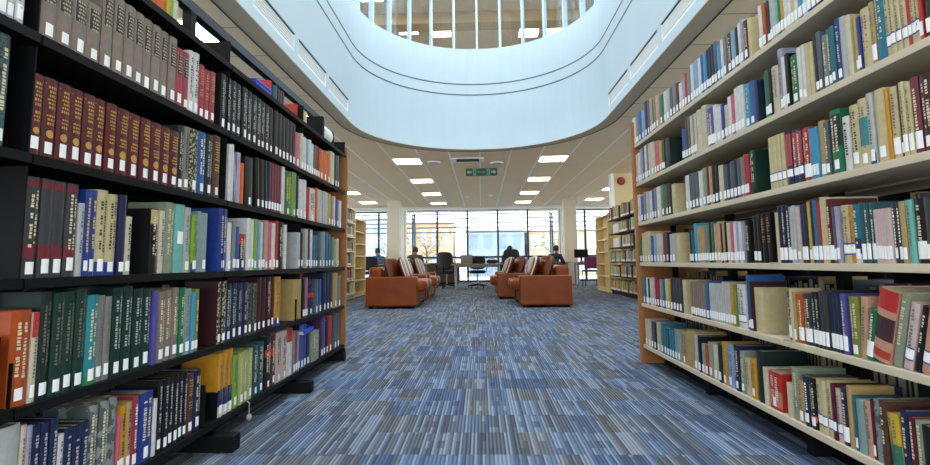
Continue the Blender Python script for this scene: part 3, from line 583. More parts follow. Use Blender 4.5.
RAW = '''L0 1.5810 0.0443 0.1302 orange nolab+flat 0 0
L0 1.6253 0.0443 0.1314 orange nolab+flat 0 0
L0 1.6682 0.0181 0.1320 yellow nolab 0 0
L0 1.6863 0.0181 0.1334 lime nolab 0 0
L0 1.7109 0.0313 0.1314 cream nolab 0 0
L0 2.5336 0.0392 0.1332 red nolab 0 0
L0 2.5702 0.0339 0.1243 navy nolab 0 0
L0 2.6040 0.0339 0.1287 teal nolab 0 0
L0 2.6379 0.0339 0.1334 black nolab 0 0
L0 2.6717 0.0339 0.1305 maroon nolab 0 0
L0 2.7056 0.0339 0.1330 navy nolab 0 0
L0 2.9174 0.0396 0.1251 red nolab 0 0
L0 2.9569 0.0396 0.1287 orange nolab 0 0
L0 2.9965 0.0396 0.1265 brown nolab 0 0
L0 3.0361 0.0396 0.1294 yellow nolab 0 0
L0 3.0757 0.0396 0.1297 cream nolab 0 0
L1 0.9882 0.0229 0.1300 marbled - 0 0
L1 1.0111 0.0229 0.1300 marbled - 0 0
L1 1.0339 0.0229 0.1300 marbled - 0 0
L1 1.0568 0.0229 0.1300 marbled - 0 2
L1 1.0796 0.0229 0.1300 marbled - 0 2
L1 1.1594 0.0492 0.1724 taupe plate 0 2
L1 1.2086 0.0492 0.1724 taupe plate 0 2
L1 1.2578 0.0492 0.1724 taupe plate 0 2
L1 1.3070 0.0492 0.1724 taupe plate 0 2
L1 1.3552 0.0435 0.2408 taupe plate 0 2
L1 1.3987 0.0435 0.2408 taupe plate 0 2
L1 1.4422 0.0435 0.2408 taupe plate 0 2
L1 1.4857 0.0435 0.2408 taupe plate 0 2
L1 1.5292 0.0435 0.2408 taupe plate 0 2
L1 1.5727 0.0435 0.2408 taupe plate 0 2
L1 1.6162 0.0435 0.2408 taupe plate 0 2
L1 1.6597 0.0435 0.2408 taupe plate 0 2
L1 1.7006 0.0383 0.2177 rose plate 0 2
L1 1.7390 0.0383 0.2197 rose plate 0 2
L1 1.7756 0.0348 0.2419 white dark 0 2
L1 1.8104 0.0348 0.2483 white dark 0 2
L1 1.8467 0.0377 0.2167 rose gilt 0 2
L1 1.8843 0.0377 0.2106 rose gilt 0 2
L1 1.9220 0.0377 0.2170 rose gilt 0 2
L1 2.0124 0.0404 0.2435 black silver 0 2
L1 2.0528 0.0404 0.2435 black silver 0 2
L1 2.0932 0.0404 0.2435 black silver 0 2
L1 2.1336 0.0404 0.2435 black silver 0 2
L1 2.1930 0.0499 0.2485 black silver 0 2
L1 2.2429 0.0499 0.2485 black silver 0 2
L1 2.2929 0.0499 0.2485 black silver 0 2
L1 2.3428 0.0499 0.2485 black silver 0 2
L1 2.3928 0.0499 0.2485 black silver 0 2
L1 2.4427 0.0499 0.2485 black silver 0 2
L1 2.4926 0.0499 0.2485 black silver 0 1
L1 2.5426 0.0499 0.2485 black silver 0 0
L1 2.5925 0.0499 0.2485 black silver 0 0
L1 2.6425 0.0499 0.2485 black silver 0 0
L1 2.6924 0.0499 0.2485 black silver 0 0
L1 2.7423 0.0499 0.2485 black silver 0 0
L1 2.7923 0.0499 0.2485 black silver 0 0
L1 2.8518 0.0597 0.2105 pink - 0 0
L1 2.9236 0.0508 0.2235 cream - 0 0
L1 2.9730 0.0480 0.2131 white - 0 0
L1 3.0210 0.0480 0.2118 skyblue - 0 0
L1 3.0690 0.0480 0.2205 white - 0 0
L1 3.1126 0.0391 0.2050 white - 0 0
L1 3.1517 0.0391 0.2050 green - 0 0
L1 3.1909 0.0391 0.2127 rose - 0 0
L1 3.2309 0.0411 0.2130 maroon - 0 0
L1 3.2924 0.0818 0.2099 orange white 0 0
L1 3.3741 0.0818 0.2166 orange white 0 0
L1 3.4559 0.0818 0.2124 orange white 0 0
L1 3.5460 0.0984 0.2491 cream - 0 0
L1 3.6245 0.0586 0.2439 black - 0 0
L1 3.6831 0.0586 0.2513 teal - 0 0
L2 0.9961 0.0305 0.2624 bluegreen - 0 0
L2 1.0267 0.0305 0.2640 bluegreen - 0 0
L2 1.0561 0.0284 0.2640 bluegreen sticker 0 2
L2 1.1442 0.0330 0.2029 maroon gilt+seal 0 2
L2 1.1867 0.0407 0.2070 maroon gilt+seal 0 2
L2 1.2273 0.0407 0.2070 maroon gilt+seal 0 2
L2 1.2680 0.0407 0.2070 maroon gilt+seal 0 2
L2 1.3087 0.0407 0.2070 maroon gilt+seal 0 2
L2 1.3493 0.0407 0.2070 maroon gilt+seal 0 2
L2 1.3900 0.0407 0.2070 maroon gilt+seal 0 2
L2 1.4376 0.0505 0.2054 maroon gilt+seal 0 2
L2 1.4882 0.0505 0.2054 maroon gilt+seal 0 2
L2 1.5387 0.0505 0.2054 maroon gilt+seal 0 2
L2 1.5892 0.0505 0.2054 maroon gilt+seal 0 2
L2 1.6398 0.0505 0.2054 maroon gilt+seal 0 2
L2 1.6903 0.0505 0.2054 maroon gilt+seal 0 2
L2 1.7337 0.0363 0.2386 black silver 0 2
L2 1.7696 0.0353 0.2433 grey dark 0 2
L2 1.8129 0.0515 0.2453 mosaic dark 0 2
L2 1.8651 0.0530 0.2489 blue white 0 2
L2 1.9155 0.0477 0.2514 blackgreen silver 0 2
L2 1.9753 0.0568 0.2620 brown gilt 0 2
L2 2.0737 0.0216 0.2496 white nolab 15 0
L2 2.0953 0.0216 0.2564 white nolab 15 0
L2 2.1220 0.0317 0.2319 lilac nolab 13 1
L2 2.1537 0.0317 0.2316 lilac nolab 13 0
L2 2.1885 0.0380 0.1909 orange nolab 11 0
L2 2.2676 0.0813 0.2326 black - 2 2
L2 2.3511 0.0433 0.2483 black white 4 1
L2 2.3944 0.0433 0.2500 black white 4 1
L2 2.4377 0.0433 0.2522 black white 4 1
L2 2.4774 0.0362 0.2566 navy - 3 0
L2 2.5124 0.0338 0.2577 plum white 0 0
L2 2.5462 0.0338 0.2577 plum white 0 0
L2 2.5800 0.0338 0.2577 plum white 0 0
L2 2.6139 0.0338 0.2577 plum white 0 0
L2 2.6549 0.0483 0.2640 white nolab 0 0
L2 2.7301 0.1020 0.2525 green yellow 0 2
L2 2.8159 0.0697 0.2615 lime - 0 2
L2 2.8668 0.0321 0.2512 navy - 0 0
L2 2.9228 0.0637 0.2378 white dark 0 0
L2 2.9866 0.0637 0.2455 white dark 0 0
L2 3.0501 0.0633 0.2059 red nolab 0 0
L2 3.1392 0.1148 0.2145 white dark 0 2
L2 3.2116 0.0300 0.2296 orange nolab 0 0
L2 3.2832 0.1133 0.2278 palegrey nolab 0 2
L2 3.3965 0.1133 0.2292 palegrey nolab 0 0
L2 3.4835 0.0606 0.2277 yellow - 0 0
L2 3.5441 0.0606 0.2201 grey - 0 0
L2 3.6048 0.0606 0.2257 cream - 0 0
L2 3.6846 0.0734 0.2125 violet - 0 0
L2 3.7580 0.0734 0.2126 white - 0 0
L3 1.1588 0.0367 0.2470 charcoal redband 0 2
L3 1.1955 0.0367 0.2470 charcoal redband 0 2
L3 1.2322 0.0367 0.2470 charcoal redband 0 2
L3 1.2689 0.0367 0.2470 charcoal redband 0 2
L3 1.2998 0.0219 0.1990 palegrey nolab+short 0 2
L3 1.3231 0.0212 0.2395 royal yellow 0 2
L3 1.3443 0.0212 0.2412 royal yellow 0 2
L3 1.3775 0.0416 0.2463 creamy dark+bluefoot 0 2
L3 1.4191 0.0416 0.2396 creamy dark+bluefoot 0 2
L3 1.4567 0.0294 0.2432 navy - 0 2
L3 1.4844 0.0261 0.1792 cream dark 0 2
L3 1.6117 0.0408 0.2176 black tag+nolab 0 2
L3 1.6476 0.0277 0.2139 cream nolab 0 2
L3 1.6893 0.0503 0.2474 sage nolab 0 2
L3 1.7421 0.0552 0.2467 turquoise midlab 0 2
L3 1.7945 0.0409 0.2415 palegrey - 0 2
L3 1.8366 0.0369 0.2166 lime bluefoot 0 2
L3 1.8679 0.0204 0.2352 seagrey nolab 0 1
L3 1.9028 0.0494 0.2315 seagrey - 0 2
L3 2.0450 0.0691 0.2640 royal - 0 2
L3 2.0958 0.0324 0.2105 white - 0 1
L3 2.1335 0.0309 0.2175 grey - 0 0
L3 2.1648 0.0318 0.1959 blue - 0 0
L3 2.2174 0.0733 0.1651 navy redtop 0 2
L3 2.2710 0.0319 0.2436 white - 0 0
L3 2.3038 0.0277 0.2403 white - 0 0
L3 2.3388 0.0423 0.2458 lime - 0 1
L3 2.3819 0.0221 0.2436 skyblue - 0 0
L3 2.4040 0.0221 0.2352 white - 0 0
L3 2.4264 0.0227 0.2378 grey - 0 0
L3 2.4611 0.0467 0.2490 peach - 0 1
L3 2.5060 0.0431 0.2432 pink - 0 0
L3 2.5491 0.0431 0.2419 white - 0 0
L3 2.5887 0.0361 0.2580 red - 0 0
L3 2.6565 0.0679 0.2550 black nolab 0 2
L3 2.7060 0.0310 0.2461 white nolab 0 0
L3 2.9047 0.0567 0.2146 palegrey - 0 0
L3 2.9539 0.0418 0.2176 brown - 0 0
L3 3.0391 0.0424 0.2441 palegrey - 0 0
L3 3.0815 0.0424 0.2527 brown - 0 0
L3 3.1239 0.0424 0.2439 white - 0 0
L3 3.1695 0.0488 0.2117 blue - 0 0
L3 3.2183 0.0488 0.2152 teal - 0 0
L3 3.2972 0.0685 0.2415 slate - 0 0
L3 3.3657 0.0685 0.2475 seagrey - 0 0
L3 3.4342 0.0685 0.2497 blue - 0 0
L3 3.4976 0.0584 0.2379 teal - 0 0
L3 3.5706 0.0876 0.2209 green - 0 0
L3 3.7053 0.0602 0.2140 cream - 0 0
L4 1.1516 0.0534 0.2235 burnt pale 0 2
L4 1.1891 0.0190 0.2153 cream redtop 0 2
L4 1.2176 0.0326 0.2640 blackgreen dim 0 2
L4 1.2513 0.0347 0.2589 darkgreen dim 0 2
L4 1.2861 0.0347 0.2605 darkgreen dim 0 2
L4 1.3208 0.0347 0.2640 darkgreen dim 0 2
L4 1.3620 0.0407 0.2461 tealbook pale+greenfoot 0 2
L4 1.3974 0.0266 0.2430 grey dim 0 2
L4 1.4240 0.0266 0.2377 grey dim 0 2
L4 1.4622 0.0419 0.2609 darkgreen silver 0 2
L4 1.5041 0.0419 0.2633 darkgreen silver 0 2
L4 1.5507 0.0423 0.2527 darkgreen silver 0 2
L4 1.5930 0.0423 0.2508 darkgreen silver 0 2
L4 1.6305 0.0228 0.2418 violet nolab 0 2
L4 1.6637 0.0385 0.2381 taupe pale 0 2
L4 1.7023 0.0385 0.2404 taupe pale 0 2
L4 1.7408 0.0385 0.2465 taupe pale 0 2
L4 1.7772 0.0342 0.2449 green - 0 2
L4 1.8140 0.0394 0.2397 seagrey - 0 2
L4 1.8466 0.0259 0.2236 cyan - 0 1
L4 1.8739 0.0287 0.2348 olive - 0 2
L4 2.0364 0.0328 0.2569 darkmaroon mosaicspine+dark 0 2
L4 2.0691 0.0328 0.2587 darkmaroon mosaicspine+dark 0 1
L4 2.1133 0.0508 0.2447 inkblue silver 0 2
L4 2.1641 0.0508 0.2447 inkblue silver 0 2
L4 2.2148 0.0508 0.2447 inkblue silver 0 2
L4 2.2656 0.0508 0.2447 inkblue silver 0 2
L4 2.3139 0.0439 0.2374 speckled dark 0 2
L4 2.3578 0.0439 0.2383 speckled dark 0 2
L4 2.4080 0.0501 0.2620 darkmaroon - 0 2
L4 2.4580 0.0501 0.2620 darkmaroon - 0 2
L4 2.5081 0.0501 0.2620 darkmaroon - 0 2
L4 2.5582 0.0501 0.2620 darkmaroon - 0 1
L4 2.6274 0.0757 0.2596 amber bluefoot 0 2
L4 2.8715 0.0636 0.2361 tan nolab 0 0
L4 2.9351 0.0636 0.2359 tan nolab 0 0
L4 2.9965 0.0256 0.2359 black - 0 0
L4 3.0221 0.0256 0.2356 teal - 0 0
L4 3.0543 0.0387 0.2410 pink - 0 0
L4 3.1412 0.1173 0.1917 navy redmid 0 2
L4 3.2395 0.0792 0.2221 slate - 0 0
L4 3.3100 0.0620 0.2216 blue - 0 0
L4 3.4055 0.0737 0.2609 navy - 0 0
L4 3.4792 0.0737 0.2637 navy - 0 0
L4 3.5529 0.0737 0.2629 navy - 0 0
L4 3.6599 0.1110 0.2589 tan - 0 0
L4 3.7621 0.0933 0.2357 grey - 0 0
L5 1.1374 0.0591 0.2616 palegrey nolab 0 2
L5 1.1765 0.0141 0.2519 cream nolab 0 2
L5 1.1906 0.0141 0.2462 lilac nolab 0 2
L5 1.2121 0.0238 0.2417 navy silver 0 2
L5 1.2359 0.0238 0.2387 navy silver 0 2
L5 1.2597 0.0238 0.2429 navy silver 0 2
L5 1.2821 0.0181 0.1952 white nolab+short 0 2
L5 1.3062 0.0272 0.2046 navy silver 0 2
L5 1.3334 0.0272 0.2029 navy silver 0 2
L5 1.3606 0.0272 0.2045 navy silver 0 2
L5 1.3937 0.0356 0.2370 marblegrey nolab 0 2
L5 1.4294 0.0356 0.2400 marblegrey nolab 0 2
L5 1.4650 0.0356 0.2409 marblegrey nolab 0 2
L5 1.4879 0.0102 0.1797 pink short 0 0
L5 1.5072 0.0244 0.2033 amber dark 0 2
L5 1.5317 0.0244 0.2082 tan dark 0 2
L5 1.5631 0.0297 0.2176 rose white 0 2
L5 1.6122 0.0665 0.2169 royal pale 0 2
L5 1.6561 0.0202 0.1829 white short+nolab 0 1
L5 1.6802 0.0260 0.2390 black silver 0 2
L5 1.7124 0.0276 0.2347 black silver 0 2
L5 1.7400 0.0276 0.2347 black silver 0 2
L5 1.7676 0.0276 0.2347 black silver 0 2
L5 1.7953 0.0276 0.2347 black silver 0 2
L5 1.8229 0.0276 0.2347 black silver 0 2
L5 1.8590 0.0409 0.2211 brown gilt 0 2
L5 1.9049 0.0469 0.2247 navy pale 0 2
L5 2.0688 0.0397 0.2577 amber yellowfoot 0 2
L5 2.1085 0.0397 0.2640 amber yellowfoot 0 2
L5 2.1483 0.0397 0.2640 amber yellowfoot 0 2
L5 2.1903 0.0444 0.2307 lime - 0 2
L5 2.2439 0.0446 0.2318 palelime pale 0 2
L5 2.2886 0.0446 0.2321 palelime pale 0 2
L5 2.3332 0.0446 0.2322 palelime pale 0 2
L5 2.3896 0.0580 0.2389 slateteal - 0 2
L5 2.4476 0.0580 0.2450 slateteal - 0 2
L5 2.5206 0.0766 0.2618 black redmid 0 2
L5 2.5868 0.0559 0.2568 brown redmid 0 2
L5 2.6582 0.0741 0.2602 palepink dark 0 2
L5 2.7323 0.0741 0.2622 palepink dark 0 2
L5 2.8097 0.0806 0.2599 white redtop 0 2
L5 2.8669 0.0339 0.2362 grey - 0 0
L5 2.9008 0.0339 0.2370 rose - 0 0
L5 2.9346 0.0339 0.2301 seagrey - 0 0
L5 2.9910 0.0464 0.2563 violet - 0 0
L5 3.0375 0.0464 0.2591 blue - 0 0
L5 3.0918 0.0622 0.2434 navy - 0 0
L5 3.2375 0.1559 0.1887 sage nolab+short 0 2
L5 3.3611 0.0501 0.2617 purple - 0 0
L5 3.4112 0.0501 0.2612 violet - 0 0
L5 3.4733 0.0741 0.2303 black - 0 0
L5 3.5490 0.0774 0.2541 red - 0 0
L5 3.6673 0.0767 0.2583 slate - 0 0
L5 3.7439 0.0767 0.2565 slate - 0 0
R1 1.6253 0.0237 0.1502 white - 0 0
R1 1.6560 0.0277 0.1578 black - 0 0
R1 1.6820 0.0243 0.1515 plum - 0 0
R1 1.7063 0.0244 0.1564 royal - 0 0
R1 1.7305 0.0240 0.1665 white - 0 0
R1 1.7546 0.0240 0.1631 cyan - 0 0
R1 1.7791 0.0193 0.1713 white - 0 0
R1 1.7985 0.0193 0.1708 creamy - 0 0
R1 1.8190 0.0217 0.1727 white - 0 0
R1 1.8407 0.0217 0.1667 white - 0 0
R1 1.8612 0.0193 0.1605 amber - 0 0
R1 1.8791 0.0165 0.1724 green - 0 0
R1 1.8956 0.0165 0.1703 turquoise - 0 0
R1 1.9124 0.0171 0.1792 palegrey - 0 0
R1 1.9294 0.0171 0.1741 palegrey - 0 0
R1 1.9539 0.0317 0.1813 black - 0 2
R1 1.9824 0.0254 0.1817 burnt - 0 0
R1 2.0081 0.0260 0.1873 white - 0 0
R1 2.0913 0.0242 0.1759 creamy nolab 0 0
R1 2.1242 0.0415 0.1804 brown - 0 2
R1 2.1546 0.0194 0.2036 lilac - 0 0
R1 2.1740 0.0194 0.1947 white - 0 0
R1 2.1992 0.0311 0.1849 black - 0 0
R1 2.2330 0.0366 0.1883 skyblue - 0 0
R1 2.2750 0.0474 0.1948 brown - 0 2
R1 2.3111 0.0247 0.1887 grey - 0 0
R1 2.3358 0.0247 0.1927 white - 0 0
R1 2.3687 0.0410 0.1796 cyan - 0 0
R1 2.4034 0.0284 0.2142 slate - 0 0
R1 2.4318 0.0284 0.2124 navy - 0 0
R1 2.4602 0.0284 0.2097 black - 0 0
R1 2.4886 0.0284 0.2074 navy - 0 0
R1 2.5218 0.0311 0.2100 cyan - 0 0
R1 2.5529 0.0311 0.2060 blue - 0 0
R1 2.5838 0.0308 0.2058 white - 0 0
R1 2.6146 0.0308 0.2096 skyblue - 0 0
R1 2.6460 0.0322 0.2093 skyblue - 0 0
R1 2.6783 0.0322 0.2072 white - 0 0
R1 2.7213 0.0538 0.1938 grey - 0 0
R1 2.7621 0.0277 0.1957 red - 0 0
R1 2.7976 0.0433 0.1660 lilac - 0 0
R1 2.8408 0.0433 0.1626 white - 0 0
R1 2.8858 0.0467 0.1800 maroon - 0 0
R1 2.9326 0.0467 0.1771 grey - 0 0
R1 2.9793 0.0467 0.1843 slate - 0 0
R1 3.0341 0.0465 0.1965 palegrey - 0 0
R1 3.0806 0.0465 0.1952 white - 0 0
R1 3.1440 0.0804 0.1970 green - 0 0
R1 3.2169 0.0654 0.2182 peach - 0 0
R1 3.2666 0.0340 0.2242 grey - 0 0
R1 3.3007 0.0340 0.2207 slate - 0 0
R1 3.3406 0.0459 0.2386 yellow redtop 0 0
R1 3.3865 0.0459 0.2409 violet redtop 0 0
R1 3.4415 0.0640 0.2534 black - 0 0
R1 3.5067 0.0664 0.2109 skyblue - 0 0
R1 3.5743 0.0690 0.2218 blue - 0 0
R1 3.6249 0.0322 0.2088 grey - 0 0
R1 3.6571 0.0322 0.2074 sage - 0 0
R1 3.7141 0.0818 0.2109 white - 0 0
R2 1.1923 0.0356 0.1707 black - 0 0
R2 1.2279 0.0356 0.1689 black - 0 0
R2 1.2636 0.0356 0.1732 black - 0 0
R2 1.2904 0.0121 0.1702 red stripe 0 0
R2 1.3035 0.0140 0.1753 creamy stripe 0 2
R2 1.3175 0.0140 0.1760 creamy stripe 0 2
R2 1.3309 0.0129 0.1737 red stripe 0 1
R2 1.3461 0.0175 0.2009 creamy stripe 0 2
R2 1.3636 0.0175 0.2009 creamy stripe 0 2
R2 1.3810 0.0175 0.2009 creamy stripe 0 2
R2 1.3985 0.0175 0.2009 creamy stripe 0 2
R2 1.4256 0.0331 0.2178 tealblue nolab 0 2
R2 1.4516 0.0190 0.1922 tan biglab 0 2
R2 1.4789 0.0355 0.1871 creamy nolab 0 2
R2 1.5028 0.0122 0.1721 royal redmid 0 0
R2 1.5172 0.0166 0.1833 yellow - 0 1
R2 1.5460 0.0241 0.1994 cream nolab 0 2
R2 1.5701 0.0241 0.2071 palegrey nolab 0 2
R2 1.5945 0.0247 0.2128 royal - 0 2
R2 1.6178 0.0200 0.1987 teal - 0 2
R2 1.6378 0.0200 0.1997 teal - 0 2
R2 1.6602 0.0248 0.1884 grey - 0 2
R2 1.6829 0.0206 0.2107 slate - 0 1
R2 1.7035 0.0206 0.2107 black - 0 1
R2 1.7291 0.0201 0.1953 creamy nolab 0 1
R2 1.7492 0.0201 0.1996 creamy nolab 0 1
R2 1.7701 0.0216 0.2037 white - 0 1
R2 1.7917 0.0216 0.2029 white - 0 1
R2 1.8264 0.0478 0.1900 green - 0 2
R2 1.8605 0.0204 0.2095 black - 0 0
R2 1.8809 0.0204 0.2060 white - 0 0
R2 1.9057 0.0292 0.2475 lilac - 0 2
R2 1.9422 0.0439 0.1922 cream nolab 0 2
R2 1.9746 0.0209 0.1913 black - 0 0
R2 2.0011 0.0322 0.1980 green - 0 2
R2 2.0733 0.0230 0.1822 inkblue nolab 0 0
R2 2.1099 0.0500 0.1945 blue - 0 2
R2 2.1543 0.0389 0.1976 cyan - 0 2
R2 2.1869 0.0262 0.2060 white stripe 0 0
R2 2.2131 0.0262 0.2098 white stripe 0 0
R2 2.2392 0.0262 0.2083 white stripe 0 0
R2 2.2686 0.0325 0.1916 pink - 0 0
R2 2.3011 0.0325 0.1910 white - 0 0
R2 2.3334 0.0320 0.1604 cream - 0 0
R2 2.3689 0.0391 0.1779 royal - 0 0
R2 2.4079 0.0391 0.1759 white - 0 0
R2 2.4461 0.0372 0.1979 white redtop 0 0
R2 2.5031 0.0768 0.2006 violet biglab 0 2
R2 2.5745 0.0522 0.2354 cream nolab 0 2
R2 2.6266 0.0522 0.2291 cream nolab 0 0
R2 2.6694 0.0258 0.2235 cream - 0 0
R2 2.6951 0.0258 0.2252 sage - 0 0
R2 2.7209 0.0258 0.2248 cream - 0 0
R2 2.7507 0.0339 0.2303 slate - 0 0
R2 2.7847 0.0339 0.2334 brown - 0 0
R2 2.8137 0.0240 0.1772 blue - 0 0
R2 2.8377 0.0240 0.1855 blue - 0 0
R2 3.0810 0.0755 0.1896 blackgreen nolab 0 0
R2 3.1367 0.0290 0.1937 black - 0 0
R2 3.1656 0.0290 0.1883 green - 0 0
R2 3.2028 0.0453 0.1997 yellow - 0 0
R2 3.2466 0.0424 0.2165 pink - 0 0
R2 3.2891 0.0424 0.2139 pink - 0 0
R2 3.3499 0.0793 0.2308 cream - 0 0
R2 3.4106 0.0421 0.2352 cream - 0 0
R2 3.4527 0.0421 0.2401 grey - 0 0
R2 3.4947 0.0421 0.2405 white - 0 0
R2 3.5410 0.0505 0.2398 slate - 0 0
R2 3.5915 0.0505 0.2380 lilac - 0 0
R2 3.6404 0.0473 0.2214 white - 0 0
R2 3.6877 0.0473 0.2179 palepink - 0 0
R3 1.2270 0.0378 0.2042 darkmaroon - 0 0
R3 1.2647 0.0378 0.2052 darkmaroon - 0 0
R3 1.3025 0.0378 0.2066 darkmaroon - 0 2
R3 1.3368 0.0247 0.2103 plum biglab 0 2
R3 1.3572 0.0161 0.2054 creamy biglab 0 2
R3 1.3733 0.0161 0.2104 creamy biglab 0 2
R3 1.3881 0.0133 0.2075 brown - 0 1
R3 1.4076 0.0257 0.2081 creamy biglab 0 2
R3 1.4293 0.0141 0.2114 amber nolab 0 1
R3 1.4575 0.0423 0.2197 creamy - 0 2
R3 1.4920 0.0231 0.2195 palegrey bluefoot 0 2
R3 1.5216 0.0361 0.2117 creamy tealmid 0 2
R3 1.5575 0.0357 0.2034 creamy dark 0 2
R3 1.5928 0.0307 0.1772 white dark+nolab 0 2
R3 1.6382 0.0511 0.2134 green darktop 0 2
R3 1.6808 0.0244 0.1841 slate - 0 2
R3 1.7082 0.0303 0.1961 tan - 0 2
R3 1.7303 0.0140 0.1811 cyan white+biglab 0 0
R3 1.7444 0.0140 0.1800 cyan white+biglab 0 0
R3 1.7584 0.0140 0.1845 cyan white+biglab 0 0
R3 1.7867 0.0425 0.1937 red biglab 0 2
R3 1.8250 0.0308 0.2015 inkblue red+stripe 0 2
R3 1.8558 0.0308 0.2045 inkblue red+stripe 0 2
R3 1.8928 0.0372 0.2079 inkblue red+stripe 0 2
R3 1.9302 0.0251 0.2124 creamy stripe 0 1
R3 1.9554 0.0251 0.2124 creamy stripe 0 1
R3 1.9805 0.0251 0.2124 creamy stripe 0 1
R3 2.0056 0.0251 0.2124 creamy stripe 0 1
R3 2.1496 0.0400 0.1937 darkgreen nolab 0 2
R3 2.1789 0.0186 0.1816 rose - 0 0
R3 2.1975 0.0186 0.1868 red - 0 0
R3 2.2218 0.0299 0.1791 grey - 0 0
R3 2.2532 0.0329 0.1758 slate biglab 0 0
R3 2.2861 0.0329 0.1804 navy biglab 0 0
R3 2.3190 0.0329 0.1746 slate biglab 0 0
R3 2.3519 0.0329 0.1752 navy biglab 0 0
R3 2.3847 0.0329 0.1779 slate biglab 0 0
R3 2.4261 0.0438 0.1826 cream - 0 0
R3 2.4658 0.0357 0.1904 black - 0 0
R3 2.5015 0.0357 0.1950 black - 0 0
R3 2.5334 0.0281 0.1980 peach - 0 0
R3 2.5615 0.0281 0.2043 brown - 0 0
R3 2.6028 0.0453 0.2019 sage - 0 0
R3 2.6481 0.0453 0.1961 white - 0 0
R3 2.6911 0.0409 0.1968 slate - 0 0
R3 2.7320 0.0409 0.2011 slate - 0 0
R3 2.7728 0.0409 0.2042 slate - 0 0
R3 2.8194 0.0522 0.2006 white redmid 0 0
R3 3.0235 0.0553 0.1846 creamy nolab 0 0
R3 3.0785 0.0483 0.1996 black - 0 0
R3 3.1268 0.0483 0.1966 brown - 0 0
R3 3.1951 0.0882 0.2072 green - 0 0
R3 3.2763 0.0742 0.2059 white - 0 0
R3 3.3365 0.0461 0.2062 grey - 0 0
R3 3.3826 0.0461 0.2050 blue - 0 0
R3 3.4288 0.0461 0.1986 white - 0 0
R3 3.4917 0.0589 0.2045 palegrey - 0 0
R3 3.5506 0.0589 0.2104 grey - 0 0
R3 3.6140 0.0677 0.1900 violet - 0 0
R3 3.6830 0.0704 0.2069 white - 0 0
R4 1.2586 0.0339 0.1799 charcoal - 0 0
R4 1.2925 0.0339 0.1824 charcoal - 0 0
R4 1.3264 0.0339 0.1779 charcoal - 0 0
R4 1.3616 0.0306 0.1751 black biglab 0 2
R4 1.3894 0.0217 0.1757 turquoise nolab 0 2
R4 1.4104 0.0191 0.1737 tan - 0 2
R4 1.4278 0.0145 0.1732 charcoal white 0 2
R4 1.4423 0.0145 0.1742 charcoal white 0 2
R4 1.4546 0.0100 0.1607 palepink dark+biglab 0 0
R4 1.4645 0.0100 0.1607 palepink dark+biglab 0 0
R4 1.4745 0.0100 0.1607 palepink dark+biglab 0 0
R4 1.4845 0.0100 0.1607 palepink dark+biglab 0 0
R4 1.4944 0.0100 0.1607 palepink dark+biglab 0 0
R4 1.5044 0.0100 0.1607 palepink dark+biglab 0 0
R4 1.5204 0.0183 0.1843 slateteal biglab 0 2
R4 1.5388 0.0183 0.1844 slateteal biglab 0 2
R4 1.5571 0.0183 0.1894 slateteal biglab 0 2
R4 1.5818 0.0270 0.1847 tealblue yellowfoot 0 2
R4 1.6065 0.0206 0.1839 amber stripe 0 2
R4 1.6345 0.0355 0.1888 creamy stripe 0 2
R4 1.6638 0.0139 0.1877 lilac - 0 0
R4 1.6778 0.0139 0.1881 slate - 0 0
R4 1.6992 0.0288 0.2171 maroon biglab 0 2
R4 1.7217 0.0162 0.2246 creamy biglab 0 1
R4 1.7379 0.0162 0.2288 creamy biglab 0 1
R4 1.7560 0.0200 0.2175 rose biglab 0 1
R4 1.7741 0.0162 0.2228 tealblue biglab 0 1
R4 1.7903 0.0162 0.2256 navy biglab 0 1
R4 1.8079 0.0191 0.2219 yellow - 0 1
R4 1.8273 0.0197 0.2160 inkblue biglab 0 1
R4 1.8470 0.0197 0.2144 inkblue biglab 0 1
R4 1.8685 0.0233 0.2095 palepink - 0 1
R4 1.8885 0.0165 0.2168 palegrey biglab 0 0
R4 1.9050 0.0165 0.2139 palegrey biglab 0 0
R4 1.9266 0.0266 0.2239 navy biglab 0 2
R4 1.9531 0.0266 0.2237 navy biglab 0 2
R4 1.9797 0.0266 0.2253 navy biglab 0 1
R4 2.0630 0.0308 0.2096 black gilt+nolab 0 2
R4 2.0938 0.0308 0.2062 black gilt+nolab 0 2
R4 2.1263 0.0269 0.2060 black mosaicspine+dark 0 0
R4 2.1532 0.0269 0.2023 black mosaicspine+dark 0 0
R4 2.2193 0.0413 0.1886 black nolab 0 2
R4 2.2557 0.0231 0.1857 lilac - 0 0
R4 2.2788 0.0231 0.1860 white - 0 0
R4 2.3020 0.0231 0.1835 lilac - 0 0
R4 2.3251 0.0231 0.1905 white - 0 0
R4 2.3532 0.0330 0.1893 pink - 0 0
R4 2.3862 0.0330 0.1921 cream - 0 0
R4 2.4127 0.0199 0.1970 black - 0 0
R4 2.4326 0.0199 0.1942 tan - 0 0
R4 2.4525 0.0199 0.1931 black - 0 0
R4 2.4795 0.0341 0.2043 peach - 0 0
R4 2.5136 0.0341 0.1975 peach - 0 0
R4 2.5458 0.0304 0.2075 green - 0 0
R4 2.5762 0.0304 0.2044 blackgreen - 0 0
R4 2.6029 0.0230 0.1908 grey - 0 0
R4 2.6259 0.0230 0.1897 grey - 0 0
R4 2.6515 0.0282 0.1907 tan biglab 0 0
R4 2.6798 0.0282 0.1987 tan biglab 0 0
R4 2.7080 0.0282 0.1960 tan biglab 0 0
R4 2.7437 0.0432 0.2169 cyan biglab 0 0
R4 2.7863 0.0264 0.1820 teal - 0 0
R4 2.8127 0.0264 0.1890 black - 0 0
R4 2.9979 0.0607 0.1785 creamy nolab 0 0
R4 3.0558 0.0457 0.1783 palegrey - 0 0
R4 3.1014 0.0457 0.1768 palegrey - 0 0
R4 3.1605 0.0559 0.1893 black - 0 0
R4 3.2163 0.0559 0.1956 plum - 0 0
